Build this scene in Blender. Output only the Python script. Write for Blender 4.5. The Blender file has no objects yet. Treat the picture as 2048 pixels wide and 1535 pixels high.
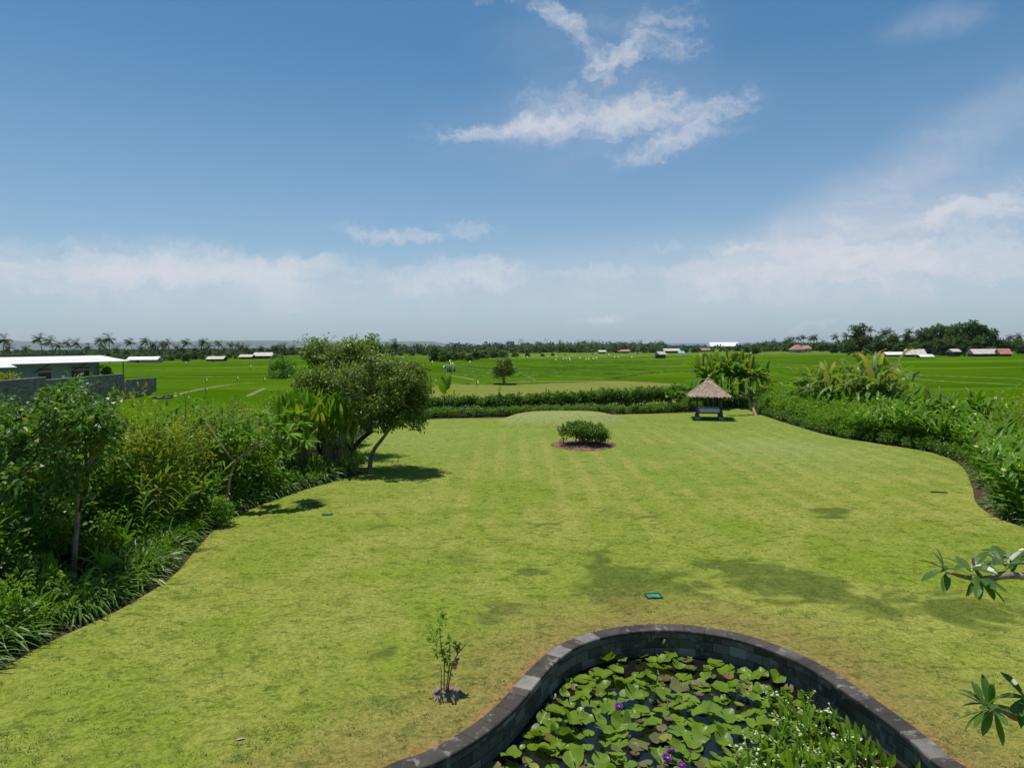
import bpy, math, random
import numpy as np
from mathutils import Vector, Matrix
from mathutils.geometry import delaunay_2d_cdt
R = math.radians
SC = bpy.context.scene
COL = SC.collection

# ------------------------------------------------------------------ camera
H, F, HY, ROLL = 5.5, 1365.0, 687.0, R(0.43)
cam = bpy.data.objects.new('camera', bpy.data.cameras.new('camera')); COL.objects.link(cam)
cam.data.sensor_width = 36.0
cam.data.lens = 36.0 * F / 2048
cam.data.shift_y = (HY - 767.5) / 2048
cam.data.clip_start = 0.1; cam.data.clip_end = 90000
cam.matrix_world = Matrix.Translation((0, 0, H)) @ Matrix.Rotation(R(90), 4, 'X') @ Matrix.Rotation(-ROLL, 4, 'Z')
SC.camera = cam

def uv_of(px, py):
    dx, dy = px - 1024, py - HY
    return dx * math.cos(ROLL) - dy * math.sin(ROLL), dx * math.sin(ROLL) + dy * math.cos(ROLL)
def G(px, py, z=0.0):                       # photo pixel -> the point of the level z it shows
    u, v = uv_of(px, py)
    Y = (H - z) * F / v
    return (u * Y / F, Y)
def XatY(px, Y, py=800): return uv_of(px, py)[0] * Y / F
def ZatY(px, py, Y): return H - uv_of(px, py)[1] * Y / F

# ------------------------------------------------------------------ nodes
class NT:
    def __init__(s, tree): s.t = tree; s.n = tree.nodes; s.l = tree.links
    def add(s, typ, **kw):
        n = s.n.new(typ)
        for k, v in kw.items():
            if k.startswith('i_'):
                key = k[2:]; key = int(key) if key.isdigit() else key.replace('_', ' ')
                s.put(n.inputs[key], v)
            else: setattr(n, k, v)
        return n
    def put(s, sock, v):
        if isinstance(v, bpy.types.NodeSocket): s.l.new(v, sock)
        elif isinstance(v, bpy.types.Node): s.l.new(v.outputs[0], sock)
        else:
            if sock.type == 'RGBA' and len(v) == 3: v = (*v, 1)
            sock.default_value = v
    def math(s, op, a, b=None, c=None, clamp=False):
        n = s.n.new('ShaderNodeMath'); n.operation = op; n.use_clamp = clamp
        s.put(n.inputs[0], a)
        if b is not None: s.put(n.inputs[1], b)
        if c is not None: s.put(n.inputs[2], c)
        return n.outputs[0]
    def vmath(s, op, a, b=None):
        n = s.n.new('ShaderNodeVectorMath'); n.operation = op
        s.put(n.inputs[0], a)
        if b is not None: s.put(n.inputs[1], b)
        return n.outputs['Value'] if op in ('LENGTH', 'DOT_PRODUCT', 'DISTANCE') else n.outputs[0]
    def mix(s, f, a, b, mode='MIX'):
        n = s.n.new('ShaderNodeMix'); n.data_type = 'RGBA'; n.blend_type = mode
        s.put(n.inputs[0], f); s.put(n.inputs[6], a); s.put(n.inputs[7], b)
        return n.outputs[2]
    def ramp(s, v, lo, hi, a=0.0, b=1.0, smooth=True):
        n = s.n.new('ShaderNodeMapRange'); n.interpolation_type = 'SMOOTHSTEP' if smooth else 'LINEAR'
        s.put(n.inputs[0], v)
        for i, q in zip((1, 2, 3, 4), (lo, hi, a, b)): s.put(n.inputs[i], q)
        return n.outputs[0]
    def noise(s, scale, detail=3, rough=.55, vec=None, dist=0.0, out=0):
        n = s.n.new('ShaderNodeTexNoise')
        n.inputs['Scale'].default_value = scale; n.inputs['Detail'].default_value = detail
        n.inputs['Roughness'].default_value = rough; n.inputs['Distortion'].default_value = dist
        if vec is not None: s.put(n.inputs['Vector'], vec)
        return n.outputs[out]

# ------------------------------------------------------------------ world, sun, exposure
SUN = Vector((-0.80 * math.cos(R(80)), 0.60 * math.cos(R(80)), math.sin(R(80)))).normalized()
W = bpy.data.worlds.new("World"); SC.world = W; W.use_nodes = True
w = NT(W.node_tree); w.n.clear()
sky = w.add('ShaderNodeTexSky'); sky.sky_type = 'NISHITA'; sky.sun_disc = False
sky.sun_elevation = math.asin(SUN.z); sky.sun_rotation = math.atan2(SUN.x, SUN.y)
sky.altitude = 0; sky.air_density = 1.0; sky.dust_density = 0.6; sky.ozone_density = 2.0
tc = w.add('ShaderNodeTexCoord')
sep = w.add('ShaderNodeSeparateXYZ', i_0=tc.outputs['Generated'])
az = w.math('MULTIPLY', w.math('ARCTAN2', sep.outputs[0], sep.outputs[1]), 180 / math.pi)
el = w.math('MULTIPLY', w.math('ARCSINE', sep.outputs[2]), 180 / math.pi)
def azel(px, py):
    u, v = uv_of(px, py)
    return math.degrees(math.atan2(u, F)), math.degrees(math.atan2(-v, math.hypot(u, F)))
p0 = w.add('ShaderNodeCombineXYZ', i_0=az, i_1=el).outputs[0]
wv = w.noise(0.16, 5, .62, p0, out=1)
wv2 = w.noise(0.9, 4, .65, p0, out=1)
warp = w.vmath('ADD', w.vmath('MULTIPLY', w.vmath('SUBTRACT', wv, (.5, .5, .5)), (11, 4.6, 0)),
               w.vmath('MULTIPLY', w.vmath('SUBTRACT', wv2, (.5, .5, .5)), (3.2, 1.7, 0)))
p1 = w.vmath('ADD', p0, warp)
def ell(lst, vec):
    tot = None
    for (cx, cy, hl, hh, ang, amp) in lst:
        c = azel(cx, cy); k = 0.0405
        m = w.add('ShaderNodeMapping', vector_type='TEXTURE', i_0=vec)
        m.inputs['Location'].default_value = (c[0], c[1], 0)
        m.inputs['Rotation'].default_value = (0, 0, R(ang))
        m.inputs['Scale'].default_value = (hl * k, hh * k, 1)
        d = w.ramp(w.vmath('LENGTH', m), 0.0, 1.0, amp, 0.0)
        tot = d if tot is None else w.math('ADD', tot, d)
    return tot
crisp = ell([(1110, 232, 240, 80, 8, 1.1), (1000, 258, 230, 40, 6, .9), (1345, 245, 220, 90, -6, 1.0), (1450, 200, 130, 46, 10, .8), (1240, 220, 160, 50, 0, .7),
             (1300, 300, 130, 34, 10, .6), (1130, 60, 180, 56, -40, 1.0), (1235, 120, 150, 52, 18, .95), (1310, 55, 150, 50, 28, .75), (1180, 30, 160, 40, 0, .3),
             (985, 10, 80, 32, 0, .6), (1350, 95, 90, 26, 10, .5),
             (910, 462, 150, 36, 9, 1.0), (770, 480, 140, 30, -8, .95), (1880, 425, 280, 36, 6, 1.0), (1990, 400, 170, 34, 8, .8),
             (330, 526, 460, 70, 0, 1.45), (120, 560, 300, 50, 0, .7), (560, 545, 300, 45, 0, .7), (930, 552, 300, 58, 0, 1.45), (1180, 634, 160, 18, 0, .7), (600, 600, 200, 20, 0, .6), (1340, 492, 90, 18, 0, .6), (1190, 548, 120, 24, 0, .6),
             (1460, 510, 80, 14, 0, .6), (1180, 634, 120, 13, 0, .55), (1640, 652, 140, 18, 0, .6), (1100, 592, 80, 13, 0, .5),
             (1650, 540, 600, 75, 0, 1.0), (1860, 500, 460, 90, 3, .75)], p1)
pst = w.vmath('MULTIPLY', p1, (0.36, 1.25, 1))
fb = w.noise(0.62, 8, .62, pst)
fb2 = w.noise(2.3, 5, .6, pst)
dens = w.math('ADD', crisp, w.math('MULTIPLY', w.math('SUBTRACT', fb, .5), 2.3))
dens = w.math('ADD', dens, w.math('MULTIPLY', w.math('SUBTRACT', fb2, .5), .8))
dens = w.math('MULTIPLY', w.ramp(dens, .1, 2.0), w.ramp(crisp, 0.0, .5))
soft = ell([(1800, 350, 620, 90, 26, .34), (1860, 50, 120, 40, 0, .2), (1200, 240, 460, 130, 4, .2), (1200, 80, 320, 130, 0, .16), (1850, 420, 380, 90, 6, .35), (1500, 540, 900, 120, 0, .4), (350, 565, 800, 100, 0, .42), (1024, 600, 1500, 80, 0, .25), (1850, 540, 520, 120, 0, .3)],
           w.vmath('ADD', p0, w.vmath('MULTIPLY', warp, (.5, .4, 0))))
soft = w.math('MULTIPLY', soft, w.ramp(fb, .25, .75, .6, 1.15))
hs = w.math('MULTIPLY', w.ramp(el, -1, 24, 1.0, 0.0, smooth=False), .9)
hz = w.math('POWER', hs, 1.4)
skyc = w.mix(1.0, sky.outputs[0], (0.50, 0.86, 0.97), 'MULTIPLY')
skyc = w.mix(w.math('MULTIPLY', hz, .62, clamp=True), skyc, (5.5, 5.55, 6.9))
skyc = w.mix(w.math('MINIMUM', soft, .85), skyc, (6.2, 6.35, 7.0))
skyc = w.mix(w.math('MULTIPLY', dens, .72), skyc, (6.8, 6.9, 7.3))
bg = w.add('ShaderNodeBackground', i_0=skyc); bg.inputs[1].default_value = 0.10
w.l.new(bg.outputs[0], w.add('ShaderNodeOutputWorld').inputs[0])
W.cycles.sampling_method = 'MANUAL'; W.cycles.sample_map_resolution = 512

sun = bpy.data.objects.new('sun', bpy.data.lights.new('sun', 'SUN')); COL.objects.link(sun)
sun.data.energy = 4.6; sun.data.angle = R(0.53); sun.data.color = (1.0, .95, .86)
sun.rotation_euler = SUN.to_track_quat('Z', 'Y').to_euler()
sun.location = (-30, 20, 80)
SC.view_settings.view_transform = 'Standard'; SC.view_settings.look = 'None'
SC.view_settings.exposure = 0.06; SC.view_settings.gamma = 1.0
cy = SC.cycles
cy.max_bounces = 6; cy.diffuse_bounces = 3; cy.glossy_bounces = 2; cy.transmission_bounces = 4
cy.transparent_max_bounces = 6; cy.volume_bounces = 0; cy.caustics_reflective = False; cy.caustics_refractive = False
cy.sample_clamp_indirect = 4

# ------------------------------------------------------------------ mesh helpers
rng = np.random.default_rng(11); random.seed(5)
def nrm(a): return a / np.maximum(np.linalg.norm(a, axis=-1, keepdims=True), 1e-9)
class MB:
    def __init__(s): s.v = []; s.q = []; s.t = []; s.nv = 0
    def add(s, v, q=None, t=None, mat=0):
        v = np.asarray(v, float).reshape(-1, 3)
        if q is not None and len(q): s.q.append((np.asarray(q, int) + s.nv, mat))
        if t is not None and len(t): s.t.append((np.asarray(t, int) + s.nv, mat))
        s.v.append(v); s.nv += len(v); return s
    def box(s, lo, hi, mat=0, rz=0, org=(0, 0)):
        x0, y0, z0 = lo; x1, y1, z1 = hi
        v = np.array([(x, y, z) for z in (z0, z1) for x, y in ((x0, y0), (x1, y0), (x1, y1), (x0, y1))], float)
        if rz:
            c, n = math.cos(rz), math.sin(rz); a = v[:, 0] - org[0]; b = v[:, 1] - org[1]
            v[:, 0] = org[0] + a * c - b * n; v[:, 1] = org[1] + a * n + b * c
        return s.add(v, [(0, 3, 2, 1), (4, 5, 6, 7), (0, 1, 5, 4), (1, 2, 6, 5), (2, 3, 7, 6), (3, 0, 4, 7)], mat=mat)
    def tube(s, pts, rad, n=7, mat=0):
        pts = np.asarray(pts, float); m = len(pts); rad = np.broadcast_to(np.asarray(rad, float), (m,))
        d = nrm(np.gradient(pts, axis=0)); a = np.cross(d, (0.31, .17, .93)); a = nrm(a); b = np.cross(d, a)
        th = np.arange(n) * 2 * math.pi / n
        ring = pts[:, None] + rad[:, None, None] * (np.cos(th)[None, :, None] * a[:, None] + np.sin(th)[None, :, None] * b[:, None])
        q = [(i * n + j, i * n + (j + 1) % n, (i + 1) * n + (j + 1) % n, (i + 1) * n + j) for i in range(m - 1) for j in range(n)]
        v = np.vstack([ring.reshape(-1, 3), pts[-1:]])
        t = [((m - 1) * n + j, (m - 1) * n + (j + 1) % n, m * n) for j in range(n)]
        return s.add(v, q, t, mat)
    def build(s, name, mats, parent=None, smooth=False, loc=None):
        me = bpy.data.meshes.new(name)
        V = np.vstack(s.v) if s.v else np.zeros((0, 3))
        me.vertices.add(len(V)); me.vertices.foreach_set('co', V.ravel())
        idx = []; tot = []; mi = []
        for arr, m in s.q: idx.append(arr.ravel()); tot += [4] * len(arr); mi += [m] * len(arr)
        for arr, m in s.t: idx.append(arr.ravel()); tot += [3] * len(arr); mi += [m] * len(arr)
        idx = np.concatenate(idx) if idx else np.zeros(0, int)
        tot = np.array(tot, int); st = np.concatenate([[0], np.cumsum(tot)[:-1]]) if len(tot) else tot
        me.loops.add(len(idx)); me.loops.foreach_set('vertex_index', idx)
        me.polygons.add(len(tot)); me.polygons.foreach_set('loop_start', st)
        try: me.polygons.foreach_set('loop_total', tot)
        except Exception: pass
        me.polygons.foreach_set('material_index', mi)
        me.polygons.foreach_set('use_smooth', [bool(smooth)] * len(tot))
        for m in (mats if isinstance(mats, (list, tuple)) else [mats]): me.materials.append(m)
        me.update(calc_edges=True); me.validate()
        o = bpy.data.objects.new(name, me); COL.objects.link(o)
        if parent is not None: o.parent = parent
        if loc is not None: o.location = loc
        return o
def blades(mb, P, D, L, Wd, droop=.4, S=3, prof=None, fold=.25, roll=None, mat=0, jag=0.0, cols=3, g=(0, 0, -1)):
    P = np.asarray(P, float); N = len(P)
    D = nrm(np.broadcast_to(np.asarray(D, float), (N, 3)))
    L = np.broadcast_to(np.asarray(L, float), (N,)); Wd = np.broadcast_to(np.asarray(Wd, float), (N,)); droop = np.broadcast_to(np.asarray(droop, float), (N,))
    t = np.linspace(0, 1, S + 1)
    if prof is None: prof = np.sin(np.pi * np.clip(t * .86 + .1, 0, 1)) ** .8; prof[-1] = .04
    prof = np.asarray(prof, float)
    g = np.asarray(g, float)
    dirs = nrm(D[:, None, :] + g[None, None, :] * droop[:, None, None] * (t ** 1.2)[None, :, None] * 1.6)
    step = np.zeros((N, S + 1, 3)); step[:, 1:] = (dirs[:, 1:] + dirs[:, :-1]) * .5 * (L / S)[:, None, None]
    C = P[:, None, :] + np.cumsum(step, axis=1)
    ref = np.where(np.abs(D[:, 2:3]) > .97, np.array([[1., 0, 0]]), np.array([[0., 0, 1]]))
    side = nrm(np.cross(dirs, ref[:, None, :])); nor = np.cross(side, dirs)
    if roll is not None:
        roll = np.broadcast_to(np.asarray(roll, float), (N,))
        c, s_ = np.cos(roll)[:, None, None], np.sin(roll)[:, None, None]
        side, nor = side * c + nor * s_, nor * c - side * s_
    w_ = (Wd * .5)[:, None] * prof[None, :]
    wl = w_ * (1 - jag * rng.random((N, S + 1))); wr = w_ * (1 - jag * rng.random((N, S + 1)))
    left = C - side * wl[..., None] + nor * (fold * wl)[..., None]
    right = C + side * wr[..., None] + nor * (fold * wr)[..., None]
    if cols == 3: V = np.stack([left, C, right], axis=2)
    else: V = np.stack([left, right], axis=2)
    k = V.shape[2]; base = (np.arange(N) * (S + 1) * k)[:, None, None]
    i = (np.arange(S) * k)[None, :, None]; j = np.arange(k - 1)[None, None, :]
    a = base + i + j
    q = np.stack([a, a + 1, a + 1 + k, a + k], axis=-1).reshape(-1, 4)
    mb.add(V.reshape(-1, 3), q, mat=mat)
def rdir(n, up=0.0):
    d = rng.normal(size=(n, 3)); d = nrm(d); d[:, 2] += up; return nrm(d)
def tag(o, label=None, cat=None, group=None, kind=None):
    if label: o['label'] = label
    if cat: o['category'] = cat
    if group: o['group'] = group
    if kind: o['kind'] = kind
    return o
def empty(name, loc=(0, 0, 0), rz=0):
    o = bpy.data.objects.new(name, None); COL.objects.link(o); o.empty_display_size = .2
    o.location = loc; o.rotation_euler = (0, 0, rz); return o
KIDS = {}
def kid(o, par): o.parent = par; KIDS.setdefault(par.name, []).append(o); return o
USED = set()
def put(proto, loc, rz=0, sc=1.0, label=None, cat=None, group=None, tilt=(0, 0)):
    """first use moves the prototype itself, later uses copy it and each of its parts"""
    if proto.name not in USED: USED.add(proto.name); o = proto
    else:
        o = proto.copy(); COL.objects.link(o)
        for ch in KIDS.get(proto.name, []):
            c = ch.copy(); COL.objects.link(c); c.parent = o
            for g2 in KIDS.get(ch.name, []):
                d = g2.copy(); COL.objects.link(d); d.parent = c
    o.location = loc; o.rotation_euler = (tilt[0], tilt[1], rz)
    o.scale = (sc, sc, sc) if not hasattr(sc, '__len__') else sc
    return tag(o, label, cat, group)

# ------------------------------------------------------------------ materials
def newmat(name):
    m = bpy.data.materials.new(name); m.use_nodes = True
    t = NT(m.node_tree); t.n.clear(); t.out = t.add('ShaderNodeOutputMaterial'); t.m = m
    return t
def prin(t, col, rough=.6, spec=.3, bump=None, bstr=.3, bdist=.02, metal=0):
    p = t.add('ShaderNodeBsdfPrincipled')
    t.put(p.inputs['Base Color'], col); t.put(p.inputs['Roughness'], rough)
    p.inputs['Specular IOR Level'].default_value = spec; p.inputs['Metallic'].default_value = metal
    if bump is not None:
        b = t.add('ShaderNodeBump'); b.inputs['Strength'].default_value = bstr; b.inputs['Distance'].default_value = bdist
        t.put(b.inputs['Height'], bump); t.l.new(b.outputs[0], p.inputs['Normal'])
    return p
def fin(t, sh): t.l.new(sh.outputs[0], t.out.inputs[0]); return t.m
def leafmat(name, c1, c2, rough=.42, tr=.28, c3=None, spec=.2, nscale=1.2):
    t = newmat(name)
    g = t.add('ShaderNodeNewGeometry'); oi = t.add('ShaderNodeObjectInfo')
    f = t.math('ADD', t.math('MULTIPLY', g.outputs['Random Per Island'], .75), t.math('MULTIPLY', oi.outputs['Random'], .25))
    c = t.mix(f, c1, c2)
    n = t.noise(nscale, 2, .5, t.add('ShaderNodeTexCoord').outputs['Object'])
    c = t.mix(t.ramp(n, .35, .7, 0, .45), c, tuple(x * .55 for x in c1))
    if c3 is not None: c = t.mix(t.ramp(g.outputs['Random Per Island'], .90, .93), c, c3)
    p = prin(t, c, rough, spec)
    tl = t.add('ShaderNodeBsdfTranslucent'); t.put(tl.inputs[0], t.mix(1.0, c, (1.9, 2.0, .5), 'MULTIPLY'))
    mx = t.add('ShaderNodeMixShader'); mx.inputs[0].default_value = tr
    t.l.new(p.outputs[0], mx.inputs[1]); t.l.new(tl.outputs[0], mx.inputs[2])
    return fin(t, mx)
def plain(name, col, rough=.7, var=.25, scale=6, spec=.25, bstr=.25, stretch=(1, 1, 1), metal=0):
    t = newmat(name); v = t.vmath('MULTIPLY', t.add('ShaderNodeTexCoord').outputs['Object'], stretch)
    n = t.noise(scale, 5, .6, v)
    c = t.mix(t.ramp(n, .3, .7), tuple(x * (1 - var) for x in col), tuple(min(1, x * (1 + var)) for x in col))
    return fin(t, prin(t, c, rough, spec, n, bstr, .02, metal))
M = {}
M['dark'] = leafmat('dark_leaf', (.045, .110, .010), (.115, .220, .022), .40, .34, (.20, .24, .04), .32)
M['tree'] = leafmat('starfruit_leaf', (.072, .132, .012), (.175, .235, .032), .40, .32, (.24, .26, .05), .30)
M['mid'] = leafmat('mid_leaf', (.062, .145, .012), (.150, .265, .024), .45, .36)
M['bright'] = leafmat('bright_leaf', (.085, .195, .012), (.175, .300, .022), .48, .38, (.20, .27, .03))
M['yellow'] = leafmat('yellow_green_leaf', (.125, .185, .014), (.240, .280, .026), .48, .38, (.30, .26, .03))
M['pale'] = leafmat('pale_leaf', (.090, .150, .030), (.180, .250, .055), .45, .34, (.25, .26, .07))
M['strap'] = leafmat('strap_leaf', (.070, .155, .016), (.180, .285, .045), .40, .34, (.26, .28, .09), .42)
M['lance'] = leafmat('lance_leaf', (.080, .190, .012), (.165, .305, .022), .44, .36, (.18, .22, .03))
M['banana'] = leafmat('banana_leaf', (.070, .165, .014), (.155, .265, .028), .4, .4, (.22, .21, .05))
M['bananapale'] = leafmat('worn_banana_leaf', (.110, .190, .035), (.220, .290, .075), .4, .4, (.30, .27, .10))
M['palm'] = leafmat('palm_frond', (.042, .066, .016), (.105, .130, .036), .45, .25, (.13, .12, .04), nscale=.3)
M['fartree'] = leafmat('far_leaf', (.034, .082, .014), (.080, .140, .024), .55, .26, nscale=.25)
M['farlight'] = leafmat('far_pale_leaf', (.065, .125, .020), (.130, .195, .036), .55, .26, nscale=.25)
M['farwood'] = leafmat('far_wood', (.040, .085, .028), (.090, .135, .042), .6, .2, nscale=.05)
M['fran'] = leafmat('frangipani_leaf', (.055, .130, .016), (.125, .210, .030), .32, .36, None, .4)
M['franred'] = leafmat('dry_leaf', (.20, .055, .02), (.30, .11, .03), .5, .2)
M['hedge'] = leafmat('hedge_leaf', (.045, .120, .010), (.110, .225, .020), .48, .34)
M['pad'] = leafmat('pad_green', (.105, .190, .014), (.215, .300, .030), .36, .25, (.24, .24, .03), .22)
M['padbrown'] = leafmat('pad_olive', (.095, .100, .035), (.165, .160, .060), .34, .1, (.22, .13, .03), .25)
M['arrow'] = leafmat('water_plant_leaf', (.120, .220, .020), (.230, .330, .040), .45, .38)
M['purple'] = leafmat('purple_petal', (.16, .035, .36), (.27, .08, .50), .5, .3)
M['white'] = leafmat('white_petal', (.70, .70, .64), (.85, .85, .80), .5, .3)
M['pink'] = leafmat('pink_petal', (.65, .22, .25), (.80, .42, .42), .5, .3)
M['gold'] = plain('yellow_stamens', (.75, .42, .04), .6, .1)
M['bark'] = plain('brown_bark', (.21, .135, .08), .85, .45, 7, .15, .8, (1, 1, .3))
M['greybark'] = plain('grey_bark', (.27, .205, .14), .85, .4, 8, .15, .7, (1, 1, .35))
M['darkbark'] = plain('dark_bark', (.055, .042, .03), .9, .4, 7, .15, .8, (1, 1, .3))
M['stem'] = plain('green_stem', (.11, .12, .04), .6, .35, 9, .3, .3)
M['palmbark'] = plain('palm_trunk', (.17, .145, .115), .85, .3, 3, .15, .4, (1, 1, 3))
M['soil'] = plain('dark_soil', (.060, .040, .028), .95, .5, 5, .1, 1.0)
M['redsoil'] = plain('red_soil', (.165, .092, .062), .95, .35, 5, .1, .9)
M['stone'] = plain('pale_stone', (.30, .29, .28), .8, .25, 7)
M['greyw'] = plain('grey_plaster', (.31, .33, .36), .85, .08, 1.5)
M['whiteroof'] = plain('white_sheet_roof', (.78, .76, .73), .45, .06, 2)
M['tinroof'] = plain('weathered_sheet_roof', (.50, .44, .38), .6, .22, 1.2)
M['redroof'] = plain('red_tile_roof', (.36, .19, .13), .8, .2, 2)
M['darkmetal'] = plain('dark_painted_metal', (.035, .038, .042), .5, .2, 3)
M['redpaint'] = plain('red_board', (.25, .055, .055), .7, .2, 4)
M['curtain'] = plain('orange_curtain', (.24, .11, .06), .9, .2, 3)
M['glass'] = plain('dark_window_glass', (.02, .022, .025), .1, .1, 2, .5, 0)
M['white_cloth'] = leafmat('white_cloth', (.78, .78, .76), (.82, .82, .80), .8, .45)
M['skin'] = plain('skin', (.25, .14, .09), .6, .08, 5)
M['bluecloth'] = plain('blue_cloth', (.16, .24, .42), .85, .15, 5)
M['darkcloth'] = plain('dark_cloth', (.04, .03, .05), .85, .2, 5)
M['orangecloth'] = plain('orange_cloth', (.55, .24, .12), .85, .15, 5)
M['mattress'] = plain('grey_cushion', (.52, .52, .57), .85, .06, 4)
M['wood'] = plain('weathered_wood', (.095, .07, .05), .8, .4, 6, .2, .5, (1, 1, .25))
M['greenplastic'] = plain('green_plastic', (.03, .22, .12), .55, .35, 14)
M['deadleaf'] = plain('dry_brown_leaf', (.45, .27, .18), .7, .25, 8)

def sheet_mat(name, col):
    t = newmat(name); ob = t.add('ShaderNodeTexCoord').outputs['Object']; sx = t.add('ShaderNodeSeparateXYZ', i_0=ob)
    rib = t.math('ABSOLUTE', t.math('SINE', t.math('MULTIPLY', sx.outputs[0], 7.0))); n = t.noise(.7, 5, .65, t.vmath('MULTIPLY', ob, (1.5, .4, 1)))
    c = t.mix(t.ramp(n, .45, .75, 0, .55), col, tuple(x * .62 for x in col)); c = t.mix(t.ramp(rib, .0, .25, .35, 0), c, tuple(x * .5 for x in col))
    return fin(t, prin(t, c, .5, .3, rib, .6, .05))
M['whiteroof'] = sheet_mat('ribbed_white_sheet', (.74, .72, .69))
def lawn_mat():
    t = newmat('mown_lawn'); ob = t.add('ShaderNodeTexCoord').outputs['Object']
    at = t.add('ShaderNodeAttribute', attribute_name='patch'); sp = t.add('ShaderNodeSeparateColor', i_0=at.outputs['Color'])
    big = t.noise(.22, 4, .6, ob, 1.0); md = t.noise(1.1, 5, .62, ob, .6); fine = t.noise(14, 4, .7, ob); vf = t.noise(70, 3, .7, ob)
    c = t.mix(t.ramp(big, .32, .66), (.165, .210, .030), (.228, .242, .056))
    c = t.mix(t.ramp(md, .42, .68, 0, .55), c, (.135, .185, .024))
    # mowing stripes run away from the house
    st = t.add('ShaderNodeTexWave', wave_type='BANDS', bands_direction='X', wave_profile='SIN')
    st.inputs['Scale'].default_value = .27; st.inputs['Distortion'].default_value = .8; st.inputs['Detail'].default_value = 1
    st.inputs['Detail Scale'].default_value = .12; t.put(st.inputs['Vector'], ob)
    sx = t.add('ShaderNodeSeparateXYZ', i_0=ob)
    smask = t.math('MULTIPLY', t.math('MULTIPLY', t.ramp(sx.outputs[1], 17, 24), t.ramp(sx.outputs[1], 46, 38)), t.math('MULTIPLY', t.ramp(sx.outputs[0], -5, -1), t.ramp(big, .3, .55)))
    c = t.mix(t.math('MULTIPLY', t.ramp(sx.outputs[1], 20, 36), .55), c, (.165, .225, .052))
    c = t.mix(t.math('MULTIPLY', t.ramp(st.outputs['Fac'], .4, .95, 0, .5), smask), c, (.275, .260, .075))
    # darker coarse grass
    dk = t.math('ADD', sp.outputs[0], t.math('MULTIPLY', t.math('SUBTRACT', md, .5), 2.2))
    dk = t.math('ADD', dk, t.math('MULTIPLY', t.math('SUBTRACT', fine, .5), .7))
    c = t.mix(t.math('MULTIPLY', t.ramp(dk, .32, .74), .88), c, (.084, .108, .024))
    # dry worn turf by the pond
    br = t.math('ADD', sp.outputs[1], t.math('MULTIPLY', t.math('SUBTRACT', md, .5), .6))
    br = t.math('ADD', br, t.math('MULTIPLY', t.math('SUBTRACT', fine, .5), .5))
    c = t.mix(t.math('MULTIPLY', t.ramp(br, .2, .95), .85), c, (.205, .160, .058))
    c = t.mix(t.ramp(br, 1.0, 1.35, 0, .75), c, (.26, .135, .065))
    # pale close-cut green
    c = t.mix(t.math('MULTIPLY', sp.outputs[2], t.ramp(md, .3, .7, .6, .95)), c, (.245, .27, .11))
    # small weedy tufts
    tu = t.noise(3.4, 6, .72, t.vmath('MULTIPLY', ob, (.8, 1.3, 1)), .8)
    tm = t.math('MULTIPLY', t.ramp(tu, .53, .62), t.ramp(md, .30, .62, .35, 1.0))
    c = t.mix(t.math('MULTIPLY', tm, .72), c, (.075, .118, .022))
    c = t.mix(t.ramp(t.noise(5.5, 4, .6, ob, .3), .66, .74, 0, .45), c, (.27, .22, .095))
    c = t.mix(1.0, c, t.mix(t.ramp(fine, .25, .75), (.62, .66, .58), (1.36, 1.32, 1.3)), 'MULTIPLY')
    c = t.mix(1.0, c, t.mix(t.ramp(vf, .25, .75), (.68, .7, .64), (1.32, 1.3, 1.3)), 'MULTIPLY')
    hgt = t.math('ADD', t.math('MULTIPLY', vf, .5), t.math('ADD', fine, t.math('MULTIPLY', tm, .8)))
    return fin(t, prin(t, c, .95, 0, hgt, .6, .03))
def rice_mat():
    t = newmat('rice_field'); ob = t.add('ShaderNodeTexCoord').outputs['Object']
    at = t.add('ShaderNodeAttribute', attribute_name='patch'); sp = t.add('ShaderNodeSeparateColor', i_0=at.outputs['Color'])
    a = t.noise(.018, 4, .6, t.vmath('MULTIPLY', ob, (.5, 1.6, 1)), .8); b = t.noise(.25, 4, .6, t.vmath('MULTIPLY', ob, (.35, 1, 1))); f = t.noise(2.2, 4, .7, ob)
    c = t.mix(t.ramp(a, .3, .7), (.040, .096, .002), (.064, .128, .004))
    vo = t.add('ShaderNodeTexVoronoi', i_Vector=t.vmath('MULTIPLY', ob, (.016, .05, 0))); vo.inputs['Scale'].default_value = 1.0
    vs = t.add('ShaderNodeSeparateColor', i_0=vo.outputs['Color'])
    c = t.mix(t.math('MULTIPLY', t.ramp(vs.outputs[0], .35, .9), .75), c, (.092, .155, .008))
    c = t.mix(t.math('MULTIPLY', t.ramp(vs.outputs[1], .5, .95), .6), c, (.030, .080, .002))
    c = t.mix(t.ramp(b, .45, .75, 0, .5), c, (.040, .095, .003))
    c = t.mix(t.ramp(t.math('ADD', sp.outputs[0], t.math('MULTIPLY', t.math('SUBTRACT', t.noise(.12, 4, .6, ob), .5), .9)), .42, .58), c, t.mix(t.ramp(b, .3, .7), (.125, .185, .030), (.200, .170, .055)))   # fallow strip
    c = t.mix(t.math('MULTIPLY', sp.outputs[1], .8), c, (.110, .170, .030))                       # far dry fields
    c = t.mix(1.0, c, t.mix(t.ramp(f, .25, .75), (.78, .8, .75), (1.2, 1.2, 1.2)), 'MULTIPLY')
    return fin(t, prin(t, c, .95, 0, t.math('ADD', f, t.math('MULTIPLY', b, 3)), .8, .15))
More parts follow.
